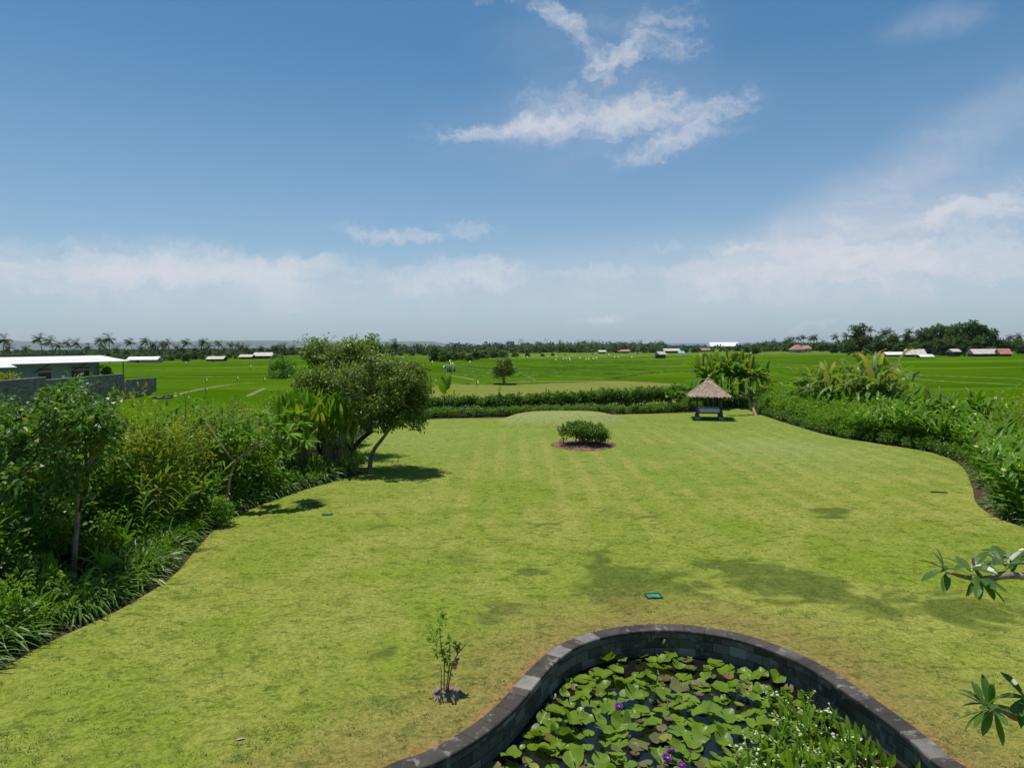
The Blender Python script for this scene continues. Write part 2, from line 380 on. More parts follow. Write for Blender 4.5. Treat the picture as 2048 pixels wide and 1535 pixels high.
def stone_mat(name, base, dark, pale, sx, sz, mort=.0):
    t = newmat(name); uvn = t.add('ShaderNodeAttribute', attribute_name='uvw').outputs['Vector']
    br = t.add('ShaderNodeTexBrick', i_Vector=uvn); br.offset = .5
    t.put(br.inputs['Color1'], base); t.put(br.inputs['Color2'], dark); t.put(br.inputs['Mortar'], tuple(x * .45 for x in dark))
    br.inputs['Scale'].default_value = 1; br.inputs['Brick Width'].default_value = sx; br.inputs['Row Height'].default_value = sz
    br.inputs['Mortar Size'].default_value = mort; br.inputs['Mortar Smooth'].default_value = .3; br.inputs['Bias'].default_value = .1
    wn = t.add('ShaderNodeTexWhiteNoise', noise_dimensions='2D')
    fl = t.vmath('FLOOR', t.vmath('DIVIDE', uvn, (sx, sz, 1))); t.put(wn.inputs['Vector'], fl)
    ob = t.add('ShaderNodeTexCoord').outputs['Object']; n = t.noise(5, 6, .65, ob, .4); n2 = t.noise(1.1, 4, .6, ob)
    c = t.mix(t.ramp(wn.outputs['Value'], .91, .94, 0, .75), br.outputs['Color'], pale)
    c = t.mix(t.ramp(n2, .45, .7, 0, .7), c, tuple(x * .55 for x in dark))
    c = t.mix(t.ramp(n, .54, .68, 0, .6), c, pale)
    return fin(t, prin(t, c, .9, .15, t.math('ADD', n, t.math('MULTIPLY', br.outputs['Fac'], -.8)), .6, .02))
M['lawn'] = lawn_mat(); M['rice'] = rice_mat()
M['coping'] = stone_mat('dark_coping_stone', (.085, .074, .066), (.050, .044, .040), (.27, .255, .235), .42, .6, .006)
M['walling'] = stone_mat('mossy_block_stone', (.215, .195, .155), (.075, .068, .052), (.32, .30, .26), .34, .17, .006)
M['block'] = stone_mat('grey_concrete_block', (.31, .245, .20), (.215, .175, .145), (.36, .30, .25), .42, .2, .02)
def thatch():
    t = newmat('thatch'); ob = t.add('ShaderNodeTexCoord').outputs['Object']
    n = t.noise(9, 6, .7, t.vmath('MULTIPLY', ob, (1, 1, .5)), .5); n2 = t.noise(2.2, 3, .6, ob)
    c = t.mix(t.ramp(n, .32, .68), (.24, .175, .125), (.55, .44, .34)); c = t.mix(t.ramp(n2, .45, .7, 0, .5), c, (.38, .28, .215))
    return fin(t, prin(t, c, .95, .05, n, 1.0, .05))
M['thatch'] = thatch()
def water_mat():
    t = newmat('pond_water'); ob = t.add('ShaderNodeTexCoord').outputs['Object']
    return fin(t, prin(t, (.008, .009, .008), .06, .5, t.noise(5, 3, .5, ob), .08, .01))
M['water'] = water_mat()
def sea_mat():
    t = newmat('sea_water'); ob = t.add('ShaderNodeTexCoord').outputs['Object']
    n = t.noise(.0012, 4, .6, t.vmath('MULTIPLY', ob, (.3, 1, 1)))
    return fin(t, prin(t, t.mix(n, (.035, .085, .135), (.07, .135, .19)), .55, .3, t.noise(.05, 3, .6, ob), .5, 1))
M['sea'] = sea_mat()

# ------------------------------------------------------------------ ground plan
def cat(pts, n=6, closed=False):
    P = np.array(pts, float); m = len(P); out = []
    for i in range(m if closed else m - 1):
        p = [P[(i + k) % m] if closed else P[min(max(i + k, 0), m - 1)] for k in (-1, 0, 1, 2)]
        for s_ in np.arange(n) / n:
            out.append(.5 * ((2 * p[1]) + (-p[0] + p[2]) * s_ + (2 * p[0] - 5 * p[1] + 4 * p[2] - p[3]) * s_ ** 2 + (-p[0] + 3 * p[1] - 3 * p[2] + p[3]) * s_ ** 3))
    if not closed: out.append(P[-1])
    return np.array(out)
def resample(P, step):
    d = np.concatenate([[0], np.cumsum(np.linalg.norm(np.diff(P, axis=0), axis=1))])
    s_ = np.linspace(0, d[-1], max(2, int(d[-1] / step) + 1))
    return np.stack([np.interp(s_, d, P[:, k]) for k in range(P.shape[1])], 1), s_
LEFT_PX = [(0, 1343), (100, 1286), (210, 1236), (290, 1192), (350, 1150), (400, 1092), (440, 1052), (500, 1020), (590, 987), (660, 966), (725, 948)]
BACK_PX = [(700, 905), (722, 872), (780, 848), (866, 839), (1000, 836), (1170, 831), (1380, 826)]
RIGHT_PX = [(1440, 819), (1480, 815), (1510, 826), (1570, 846), (1660, 872), (1760, 889), (1860, 906), (1920, 931), (1943, 972), (1952, 1006), (1985, 1031), (2048, 1056)]
left_edge = cat([(-9.6, 6.5), (-8.9, 9.5)] + [G(*p) for p in LEFT_PX], 6)
back_edge = cat([G(*p) for p in BACK_PX], 6)
right_edge = cat([G(*p) for p in RIGHT_PX] + [(15.6, 15), (15, 6.5)], 6)
lawn_loop = np.vstack([left_edge, back_edge, right_edge])
GARDEN = np.array([(-16.5, 6), (-16, 20), (-15, 27), (-13.5, 34), (-11.5, 44), (-10, 58), (0, 60), (13, 61), (23, 60), (28, 54), (29, 44), (30, 34), (30, 24), (28, 6)], float)
POND_PX = [(760, 1535), (850, 1500), (930, 1456), (990, 1410), (1030, 1368), (1070, 1324), (1120, 1286), (1180, 1263), (1250, 1250), (1330, 1246), (1400, 1251), (1480, 1265), (1560, 1290), (1640, 1325), (1720, 1375), (1800, 1430), (1870, 1482), (1940, 1535)]
pond_out = cat([(-2.6, 7.6)] + [G(p[0], p[1], .1) for p in POND_PX] + [(6.6, 7.3), (6.3, 5.6), (3.5, 4.6), (-1.5, 5.2)], 6, closed=True)
def inside(P, poly):
    P = np.asarray(P, float); x, y = P[:, 0], P[:, 1]
    if len(P) < 4:
        a = np.asarray(poly, float); b = np.roll(a, 1, 0); out = []
        for px, py in zip(x, y): out.append(np.count_nonzero(((a[:, 1] > py) != (b[:, 1] > py)) & (px < (b[:, 0] - a[:, 0]) * (py - a[:, 1]) / (b[:, 1] - a[:, 1] + 1e-12) + a[:, 0])) % 2 == 1)
        return np.array(out)
    c = np.zeros(len(P), bool); n = len(poly); j = n - 1
    for i in range(n):
        xi, yi = poly[i]; xj, yj = poly[j]
        c ^= ((yi > y) != (yj > y)) & (x < (xj - xi) * (y - yi) / (yj - yi + 1e-12) + xi); j = i
    return c
def offset_loop(P, d):
    a = np.roll(P, 1, 0); b = np.roll(P, -1, 0); tn = nrm(b - a); return P + np.stack([tn[:, 1], -tn[:, 0]], 1) * d
_area = .5 * np.sum(pond_out[:, 0] * np.roll(pond_out[:, 1], -1) - np.roll(pond_out[:, 0], -1) * pond_out[:, 1])
INW = -1 if _area > 0 else 1                     # sign that makes offset_loop go inward
pond_in = offset_loop(pond_out, .28 * INW)
def dist_poly(P, poly):
    P = np.asarray(P, float); best = np.full(len(P), 1e9)
    for a, b in zip(poly, np.roll(poly, -1, 0)):
        ab = b - a; t = np.clip(((P - a) @ ab) / (ab @ ab + 1e-12), 0, 1); best = np.minimum(best, np.linalg.norm(P - (a + t[:, None] * ab), axis=1))
    return best
def mound(x, y):
    x = np.asarray(x, float); y = np.asarray(y, float)
    d = np.sqrt(((x - 3.5) / 4.9) ** 2 + ((y - 48.2) / 3.6) ** 2)
    z = .42 * np.clip((1.0 - d) / .42, 0, 1) ** 1.0
    z = np.where(z > 0, z * z * (3 - 2 * np.minimum(z / .42, 1)) / .42, 0)
    cut = np.exp(-(((x + .1) / 1.6) ** 2 + ((y - 45.4) / .55) ** 2)) * .14
    z = z * 1.25 - cut * 1.5
    z += .14 * np.exp(-(((x - 13) / 5) ** 2 + ((y - 33) / 4) ** 2)) - .12 * np.exp(-(((x - 10.5) / 3) ** 2 + ((y - 27) / 3) ** 2))
    return z
def lz(x, y): return .03 + float(mound(x, y))
def cdt(loops, pts):
    V = []; E = []
    for L_ in loops:
        b = len(V); V += [tuple(p) for p in L_]; n = len(L_); E += [(b + i, b + (i + 1) % n) for i in range(n)]
    V += [tuple(p) for p in pts]
    r = delaunay_2d_cdt([Vector(v) for v in V], E, [], 0, 1e-5)
    return np.array([(p.x, p.y) for p in r[0]]), np.array([f for f in r[2]])
gx, gy = np.meshgrid(np.arange(-9.5, 22, .38), np.arange(6.8, 58, .38)); gp = np.stack([gx.ravel(), gy.ravel()], 1) + rng.uniform(-.08, .08, (gx.size, 2))
gp = gp[inside(gp, lawn_loop)]; gp = gp[~inside(gp, pond_out)]; gp = gp[dist_poly(gp, lawn_loop) > .12]; gp = gp[dist_poly(gp, pond_out) > .12]
V2, T2 = cdt([lawn_loop, pond_out], gp)
cen = V2[T2].mean(1); keep = inside(cen, lawn_loop) & ~inside(cen, pond_out); T2 = T2[keep]
lawn = MB(); lawn.add(np.column_stack([V2, .03 + mound(V2[:, 0], V2[:, 1])]), t=T2)
n0 = len(lawn_loop); zz = .03 + mound(lawn_loop[:, 0], lawn_loop[:, 1])
lawn.add(np.vstack([np.column_stack([lawn_loop, zz]), np.column_stack([lawn_loop, np.full(n0, -.06)])]), [(i, (i + 1) % n0, n0 + (i + 1) % n0, n0 + i) for i in range(n0)])
lawn_o = tag(lawn.build('lawn', [M['lawn']], smooth=True), kind='structure')
allv = np.vstack([V2, lawn_loop, lawn_loop])
def blob(P, lst):
    o = np.zeros(len(P))
    for (px, py, rx, ry, a) in lst:
        c = G(px, py); sx = rx * c[1] / F; sy = max(abs(G(px, py - ry)[1] - c[1]), .12)
        o = np.maximum(o, a * np.exp(-(((P[:, 0] - c[0]) / sx) ** 2 + ((P[:, 1] - c[1]) / sy) ** 2)))
    return o
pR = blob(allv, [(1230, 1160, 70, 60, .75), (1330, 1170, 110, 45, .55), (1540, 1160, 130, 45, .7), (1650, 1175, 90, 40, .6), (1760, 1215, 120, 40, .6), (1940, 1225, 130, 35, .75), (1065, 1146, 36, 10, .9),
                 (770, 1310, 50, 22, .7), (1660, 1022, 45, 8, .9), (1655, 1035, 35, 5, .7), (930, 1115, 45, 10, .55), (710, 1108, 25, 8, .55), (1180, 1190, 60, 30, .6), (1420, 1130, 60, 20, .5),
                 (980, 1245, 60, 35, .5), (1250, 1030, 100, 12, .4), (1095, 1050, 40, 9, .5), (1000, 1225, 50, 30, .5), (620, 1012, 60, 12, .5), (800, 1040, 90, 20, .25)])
dp = dist_poly(allv, pond_out)
pG = np.clip(1.45 - dp / .42, 0, 1.45) * .95
pG = np.maximum(pG, np.clip(1.0 - dp / 3.3, 0, 1) * .95)
pG = np.maximum(pG, blob(allv, [(890, 1388, 60, 22, .8), (760, 1480, 200, 60, .55), (930, 1330, 120, 70, .6), (1100, 1230, 150, 35, .55), (1900, 1420, 120, 60, .55), (600, 1500, 200, 40, .25), (1030, 1090, 40, 12, .5), (430, 1062, 30, 12, .9), (1090, 855, 30, 3, .9)]))
pB = np.clip(mound(allv[:, 0], allv[:, 1]) / .2, 0, 1) * ((allv[:, 1] > 42))
pB = np.maximum(pB, blob(allv, [(1560, 900, 150, 26, .6), (840, 880, 130, 22, .3)]))
ca = lawn_o.data.color_attributes.new('patch', 'FLOAT_COLOR', 'POINT')
ca.data.foreach_set('color', np.column_stack([pR * 1.35, np.clip(pG, 0, 1.5), pB, np.ones(len(allv))]).ravel())
# beds
gb, gyb = np.meshgrid(np.arange(-16, 30, 1.3), np.arange(6.5, 60, 1.3)); bp = np.stack([gb.ravel(), gyb.ravel()], 1) + rng.uniform(-.3, .3, (gb.size, 2))
bp = bp[inside(bp, GARDEN) & ~inside(bp, lawn_loop)]; bp = bp[dist_poly(bp, lawn_loop) > .3]
V3, T3 = cdt([GARDEN, lawn_loop], bp); cen = V3[T3].mean(1); T3 = T3[inside(cen, GARDEN) & ~inside(cen, lawn_loop)]
bed = MB(); dl = dist_poly(V3, lawn_loop)
bed.add(np.column_stack([V3, -.02 + np.clip(dl, 0, 1) * .08 * rng.random(len(V3))]), t=T3)
ng = len(GARDEN); bed.add(np.vstack([np.column_stack([GARDEN, np.zeros(ng)]), np.column_stack([GARDEN * 1.02, np.full(ng, -2.2)])]), [(i, (i + 1) % ng, ng + (i + 1) % ng, ng + i) for i in range(ng)])
tag(bed.build('garden_bed', [M['soil']]), kind='structure')

# pond: wall with coping, water
np_ = len(pond_out)
def setuv(o, arr):
    a = o.data.attributes.new('uvw', 'FLOAT_VECTOR', 'POINT'); a.data.foreach_set('vector', np.asarray(arr, float).ravel())
pw = empty('pond_wall', (2, 10, 0)); tag(pw, 'curved low stone wall with dark coping around the lily pond', 'wall')
def ring_strip(loops, zs, uvz, name, mat, par):
    mb = MB(); uv = []
    n = len(loops[0]) + 1
    for L_, z, q in zip(loops, zs, uvz):
        Lc = np.vstack([L_, L_[:1]]); s_ = np.concatenate([[0], np.cumsum(np.linalg.norm(np.diff(np.vstack([pond_out, pond_out[:1]]), axis=0), axis=1))])
        mb.v.append(np.column_stack([Lc, np.full(n, z)])); uv.append(np.column_stack([s_, np.full(n, q), np.zeros(n)])); mb.nv += n
    k = len(loops)
    mb.q.append((np.array([(r * n + i, r * n + i + 1, (r + 1) * n + i + 1, (r + 1) * n + i) for r in range(k - 1) for i in range(n - 1)]), 0))
    o = mb.build(name, [mat]); setuv(o, np.vstack(uv)); o.parent = par; o.matrix_parent_inverse = Matrix.Translation(-Vector(par.location)); return o
i2 = offset_loop(pond_out, .25 * INW); i3 = offset_loop(pond_out, .30 * INW); i4 = offset_loop(pond_out, .288 * INW)
cp = ring_strip([pond_out, pond_out, offset_loop(pond_out, .02 * INW), i4, i3, i3, i2], [-.1, .085, .10, .10, .085, .045, .045], [.05, .06, .07, .3, .32, .36, .4], 'coping', M['coping'], pw)
ring_strip([i2, i2, offset_loop(pond_out, .27 * INW)], [.047, -.25, -1.0], [.05, .34, 1.09], 'wall_face', M['walling'], pw)
WZ = -.40
wm = MB(); wl = offset_loop(pond_out, .2 * INW); cc = wl.mean(0)
Vw, Tw = cdt([wl], []); cen = Vw[Tw].mean(1); Tw = Tw[inside(cen, wl)]; wm.add(np.column_stack([Vw, np.full(len(Vw), WZ)]), t=Tw)
tag(wm.build('pond_water', [M['water']]), kind='structure')

# land beyond the garden, sea, hills
def fz(y, x=0.0):
    y = np.asarray(y, float)
    return np.interp(y, [-100, 60, 120, 220, 420, 1500, 2600, 4200, 5000], [-1.1, -1.1, -1.35, -1.8, -2.5, -5.5, -14, -27, -40])
ys = np.concatenate([np.arange(-40, 60, 4), 60 * (5000 / 60) ** np.linspace(0, 1, 330)])
us = np.linspace(-1.25, 1.25, 260)
YY, UU = np.meshgrid(ys, us, indexing='ij'); XX = UU * (np.maximum(YY, 0) + 60)
ZZ = fz(YY) + .25 * np.sin(XX * .021 + YY * .013) * np.clip((YY - 60) / 60, 0, 1) + .12 * np.sin(XX * .07 - YY * .05)
ZZ += np.clip((XX - 60) / 120, 0, 1) * np.clip((YY - 200) / 150, 0, 1) * 1.3 * np.clip((430 - YY) / 60, 0, 1)
ny, nx = YY.shape; ii = (np.arange(ny - 1)[:, None] * nx + np.arange(nx - 1)[None]).ravel()
lm = MB().add(np.stack([XX, YY, ZZ], -1), np.stack([ii, ii + 1, ii + nx + 1, ii + nx], 1))
lo = tag(lm.build('rice_field', [M['rice']], smooth=True), kind='structure')
x_, y_ = XX.ravel(), YY.ravel()
fal = np.clip((118 - y_ - .05 * x_ + 4 * np.sin(x_ * .15)) / 6, 0, 1) * np.clip((x_ + 14) / 4, 0, 1) * np.clip((30 - x_ - .0 * y_) / 8, 0, 1)
far = np.clip((y_ - 330) / 60, 0, 1) * np.clip((x_ + 80) / 60, 0, 1)
ca = lo.data.color_attributes.new('patch', 'FLOAT_COLOR', 'POINT'); ca.data.foreach_set('color', np.column_stack([fal, far, 0 * fal, 1 + 0 * fal]).ravel())
def fieldz(x, y):
    z = float(fz(y)) + .25 * math.sin(x * .021 + y * .013) * min(max((y - 60) / 60, 0), 1) + .12 * math.sin(x * .07 - y * .05)
    return z + min(max((x - 60) / 120, 0), 1) * min(max((y - 200) / 150, 0), 1) * 1.3 * min(max((430 - y) / 60, 0), 1)
def GF(px, py):                              # pixel -> point on the fields
    z = -1.5
    for _ in range(12):
        x, y = G(px, py, z); y = min(y, 4000); x = XatY(px, y, py); z = .5 * z + .5 * fieldz(x, y)
    return x, y, fieldz(x, y)
tag(MB().add([(-60000, 2400, -25), (60000, 2400, -25), (60000, 42000, -25), (-60000, 42000, -25)], [(0, 1, 2, 3)]).build('sea', [M['sea']]), kind='structure')
hp = [(-60, 678), (60, 683), (150, 686), (250, 684), (400, 682), (500, 681), (640, 682), (780, 682.5), (860, 683), (890, 687), (900, 689.6)]
hm = MB(); hv = []; Yh = 15000
hc = cat([( uv_of(*p)[0] * Yh / F, max(H - uv_of(*p)[1] * Yh / F, -26)) for p in hp], 8)
for k, (dy, s_) in enumerate([(0, 0), (500, .55), (1200, .9), (2200, 1.0), (4500, .2)]):
    for (x, z) in hc: hv.append((x * (1 + dy / Yh), Yh + dy, -26 + (z + 26) * s_ * (1 + dy / Yh) + rng.uniform(-4, 4) * (s_ > 0)))
nh = len(hc); hm.add(hv, [(k * nh + i, k * nh + i + 1, (k + 1) * nh + i + 1, (k + 1) * nh + i) for k in range(4) for i in range(nh - 1)])
tag(hm.build('hills', [plain('hill_green', (.06, .09, .05), .9, .3, .002)], smooth=True), kind='structure')

# bunds between the paddies
M['bund'] = plain('grassy_bund', (.085, .145, .018), .9, .3, .6, .1, .5)
M['dirtbund'] = plain('earth_path', (.17, .165, .07), .9, .25, .7, .1, .5)
BUNDS = [([(330, 797), (390, 780), (470, 767)], .55, .16, 'dirtbund'), ([(470, 767), (520, 766)], .8, .35, 'bund'), ([(495, 792), (530, 775)], .45, .16, 'dirtbund'),
         ([(318, 776), (335, 774)], .8, .35, 'bund'), ([(250, 741), (400, 738), (560, 734)], .9, .4, 'bund'), ([(270, 730), (400, 728), (560, 724)], .9, .4, 'bund'), ([(300, 752), (430, 754), (560, 750)], .7, .35, 'bund'),
         ([(890, 750), (930, 755), (950, 760)], .45, .12, 'dirtbund'), ([(860, 746), (900, 748), (1000, 758), (1060, 764)], .6, .45, 'bund'),
         ([(905, 738), (960, 745), (1080, 752), (1200, 754)], .7, .45, 'bund'), ([(900, 733), (960, 740), (1080, 746), (1220, 748), (1330, 744)], .7, .5, 'bund'), ([(880, 729), (1000, 735), (1150, 741), (1300, 740), (1390, 737)], .8, .5, 'bund'),
         ([(1040, 728), (1150, 733), (1300, 731), (1390, 728)], .8, .5, 'bund'), ([(1130, 758), (1230, 757), (1290, 747), (1390, 742)], .6, .45, 'bund'), ([(1060, 723), (1200, 725), (1400, 721)], .9, .5, 'bund'),
         ([(1030, 742), (1060, 756), (1075, 766)], .6, .4, 'bund'), ([(860, 768), (1000, 769), (1100, 766), (1200, 764)], .8, .4, 'bund'),
         ([(1520, 731), (1600, 736), (1700, 741), (1760, 744)], 1.0, .55, 'bund'), ([(1500, 727), (1600, 730), (1720, 735)], .8, .5, 'bund'), ([(1790, 757), (1850, 760), (1930, 765), (2060, 770)], .7, .35, 'bund'),
         ([(1780, 748), (1900, 753), (2060, 758)], 1.0, .55, 'bund'), ([(1540, 752), (1640, 756)], .35, .1, 'bund'), ([(1520, 742), (1640, 747), (1760, 752)], .7, .45, 'bund'),
         ([(1060, 716), (1180, 716), (1300, 714), (1420, 711)], 1.6, .7, 'bund'), ([(1440, 711), (1600, 709), (1760, 713), (1800, 716)], 1.6, .9, 'bund'), ([(1560, 704), (1680, 705), (1780, 711)], 1.6, 1.0, 'bund')]
for pts, wd, hh, mt in BUNDS:
    P3 = cat([GF(*p) for p in pts], 8); P3, _ = resample(P3, 1.5); tn = nrm(np.gradient(P3[:, :2], axis=0)); sd = np.stack([tn[:, 1], -tn[:, 0]], 1)
    z0 = np.array([fieldz(x, y) for x, y in P3[:, :2]]); rows = []
    for o_, h_ in ((-1, -.3), (-.45, 1), (.45, 1), (1, -.3)):
        j = rng.uniform(.75, 1.25, len(P3)) * (.6 if mt == 'bund' else 1); rows.append(np.column_stack([P3[:, :2] + sd * (o_ * wd * j)[:, None], z0 + hh * h_ * (.6 if P3[:, 0].mean() > -20 and P3[:, 0].mean() < 60 else .36) * rng.uniform(.85, 1.15, len(P3)) * (np.clip(np.minimum(np.arange(len(P3)), len(P3) - 1 - np.arange(len(P3))) / (len(P3) * .18), 0, 1) if h_ > 0 else 1)]))
    m = len(P3); tag(MB().add(np.vstack(rows), [(k * m + i, k * m + i + 1, (k + 1) * m + i + 1, (k + 1) * m + i) for k in range(3) for i in range(m - 1)]).build('field_bund', [M[mt]]), kind='structure')


# ------------------------------------------------------------------ plants
def leaf_clump(mb, c, r, n, ls, lw, up=.35, droop=.5, mat=0, S=2, flat=1.0, out=None, cols=2, prof=(.25, 1, .08)):
    d = rdir(n); p = c + d * (r * rng.random(n) ** .45)[:, None] * np.array([1, 1, flat])
    dd = nrm(d * .8 + rdir(n) * .6 + np.array([0, 0, up]) + (0 if out is None else np.asarray(out) * .5))
    blades(mb, p, dd, ls * rng.uniform(.65, 1.25, n), lw * rng.uniform(.75, 1.2, n), droop * rng.uniform(.3, 1.4, n), S, prof if S == 2 else None, .25, rng.uniform(-.9, .9, n), mat, cols=cols)
def dome_pts(n, r, z0, h, shell=.5):
    a = rng.random(n) * 2 * math.pi; ph = np.arcsin(rng.random(n)); q = shell + (1 - shell) * rng.random(n) ** .6
    return np.stack([np.cos(a) * np.cos(ph) * r * q, np.sin(a) * np.cos(ph) * r * q, z0 + np.sin(ph) * (h - z0) * q], 1)
def shrub(name, h, r, leaf, stem='stem', nc=26, npc=26, ls=.14, lw=.06, cr=.22, z0=.25, ns=7, up=.35, droop=.5, fl=None, nfl=0):
    root = empty(name); f = MB(); s = MB()
    C = dome_pts(nc, r - cr * .6, z0 * h, h - cr * .6)
    C += rng.normal(0, cr * .35, C.shape)
    for c in C: leaf_clump(f, c, cr * rng.uniform(.7, 1.25), npc, ls, lw, up, droop)
    for k in range(ns):
        c = C[rng.integers(nc)]; b = np.array([rng.normal(0, .08 * r), rng.normal(0, .08 * r), -.05])
        m = b * .4 + c * .6 * np.array([.6, .6, 1]); s.tube(cat([b, m, c], 3), np.linspace(.022, .006, 7) * max(h, .8) / 1.4, 5)
    mats = [M[leaf]]
    if fl:
        mats.append(M[fl]); top = C[rng.integers(0, nc, nfl)] + rdir(nfl, .8) * cr
        for q in top: blades(f, np.repeat(q[None], 6, 0), rdir(6, .5), .09, .07, .3, 2, (.4, 1, .5), mat=1, cols=2)
    kid(f.build('foliage', mats), root); kid(s.build('stem', [M[stem]]), root)
    return root
def cane_plant(name, h, n, leaf, L=.42, Wd=.085, spread=.5, lean=.25, per=11, start=.25, stem='stem', droop=.5, fl=None):
    """ginger, heliconia and the like: many leaning canes with lance leaves in two rows"""
    root = empty(name); f = MB(); s = MB()
    for k in range(n):
        a = rng.random() * 2 * math.pi; rr = spread * math.sqrt(rng.random()); b = np.array([math.cos(a) * rr, math.sin(a) * rr, -.03])
        la = a + rng.normal(0, .5); le = lean * rng.uniform(.3, 1.5); hh = h * rng.uniform(.65, 1.1)
        t = np.linspace(0, 1, 7)[:, None]; d = np.array([math.cos(la), math.sin(la), 0])
        P = b + t * np.array([0, 0, hh]) + d * le * hh * (t ** 1.8); s.tube(P, np.linspace(.014, .006, 7), 5)
        tt = np.linspace(start, 1.0, per); Q = np.stack([np.interp(tt, t[:, 0], P[:, i]) for i in range(3)], 1)
        pa = rng.random() * math.pi; sg = np.where(np.arange(per) % 2, 1, -1); ang = pa + rng.normal(0, .35, per)
        D = np.stack([np.cos(ang) * sg, np.sin(ang) * sg, np.full(per, .75) + tt * .5], 1) + d * .3
        blades(f, Q, D, L * rng.uniform(.7, 1.2, per), Wd * rng.uniform(.8, 1.15, per), droop * rng.uniform(.5, 1.3, per), 3, None, .2, rng.uniform(-.5, .5, per))
        if fl and rng.random() < .3: blades(f, np.repeat(P[-1:], 7, 0), rdir(7, 1.0), .10, .05, .2, 2, (.5, 1, .4), mat=1, cols=2)
    kid(f.build('foliage', [M[leaf]] + ([M[fl]] if fl else [])), root); kid(s.build('stem', [M[stem]]), root)
    return root
def strap_plant(name, h, n, leaf='strap', Wd=.045, droop=1.0):
    f = MB(); a = rng.random(n) * 2 * math.pi; e = rng.uniform(.45, 1.5, n)
    P = np.stack([np.cos(a) * .05, np.sin(a) * .05, np.zeros(n)], 1) * rng.uniform(.3, 1.6, (n, 1)); P[:, 2] = 0
    blades(f, P, np.stack([np.cos(a), np.sin(a), np.tan(e) * .75 + .25], 1), h * rng.uniform(.8, 1.35, n), Wd * rng.uniform(.75, 1.2, n), droop * rng.uniform(.6, 1.35, n), 5, (.55, .9, 1, .95, .7, .05), .35, rng.uniform(-.35, .35, n))
    return f.build(name, [M[leaf]])
def banana(name, h, ns=3, nl=8, L=1.9, Wd=.48, leaf='banana', spread=.5, up=1.1, droop=.75, jag=.35, wind=(0, 0), tr=.11):
    root = empty(name)
    for k in range(ns):
        a = rng.random() * 6.28; b = np.array([math.cos(a), math.sin(a), 0]) * spread * (rng.random() if ns > 1 else 0); hh = h * rng.uniform(.42, .62)
        s = MB(); top = b + np.array([rng.normal(0, .12), rng.normal(0, .12), hh]); s.tube([b - (0, 0, .05), (b + top) / 2, top], [tr, tr * .8, tr * .45], 8); kid(s.build('trunk', [M['stem']]), root)
        f = MB(); n = nl; ang = np.arange(n) * 2.4 + rng.random() * 6; ee = np.linspace(.25, 1.0, n)
        D = np.stack([np.cos(ang) * (1.15 - ee), np.sin(ang) * (1.15 - ee), up * (.35 + ee)], 1)
        Ln = L * rng.uniform(.75, 1.15, n); P0 = np.repeat(top[None], n, 0); stalk = .22
        blades(f, P0, D, Ln * stalk, .035, .05, 2, (1, 1, 1), .6)
        Dn = nrm(D); P1 = P0 + Dn * (Ln * stalk * .97)[:, None]
        blades(f, P1, D, Ln, Wd * rng.uniform(.75, 1.15, n), droop * rng.uniform(.5, 1.5, n), 9, (.3, .85, 1, 1, .97, .93, .85, .7, .45, .05), .28, rng.uniform(-.4, .4, n), jag=jag, g=nrm(np.array([wind[0], wind[1], -1.0])))
        kid(f.build('leaves', [M[leaf]]), root)
    return root
def big_tree(name, trunk, C, leaf, ls, lw, npc, cr, bark='bark', r0=.12, dots=None, ndots=0, branch=.35, up=.2, droop=.6, S=2):
    """trunk: points; C: clump centres"""
    root = empty(name); t = MB(); f = MB(); tr = cat(trunk, 4); t.tube(tr, np.linspace(r0, r0 * .55, len(tr)), 9)
    t.tube([tr[0] + (0, 0, -.1), tr[0] + (0, 0, .02), tr[0] + (0, 0, .2)], [r0 * 1.7, r0 * 1.45, r0], 9)
    top = tr[-1]; mid = C.mean(0); hubs = []
    for k in range(6):
        a = k / 6 * 6.28 + rng.random(); e = top * .45 + mid * .55 + np.array([math.cos(a), math.sin(a), rng.uniform(-.1, .5)]) * np.std(C, axis=0) * .9
        b = top + (tr[-3] - top) * rng.random(); P = cat([b, b * .5 + e * .5 + rng.normal(0, .08, 3), e], 4); t.tube(P, np.linspace(r0 * .5, r0 * .22, len(P)), 6); hubs.append(e)
    hubs = np.array(hubs)
    for c in C:
        e = hubs[np.argmin(np.linalg.norm(hubs - c, axis=1))]; t.tube([e, e * .5 + c * .5 + rng.normal(0, .06, 3), c], [r0 * .2, r0 * .13, r0 * .05], 4)
        leaf_clump(f, c, cr * rng.uniform(.65, 1.25), int(npc * rng.uniform(.7, 1.3)), ls, lw, up, droop, S=S)
    mats = [M[leaf]]
    for mi, (dm, nd) in enumerate(dots or []):
        mats.append(M[dm]); q = C[rng.integers(0, len(C), nd)] + rdir(nd) * cr * .95
        for p in q: blades(f, np.repeat(p[None], 4, 0), rdir(4), .06, .06, .2, 2, (.5, 1, .4), mat=mi + 1, cols=2)
    kid(f.build('crown', mats), root); kid(t.build('trunk', [M[bark]], smooth=True), root)
    return root
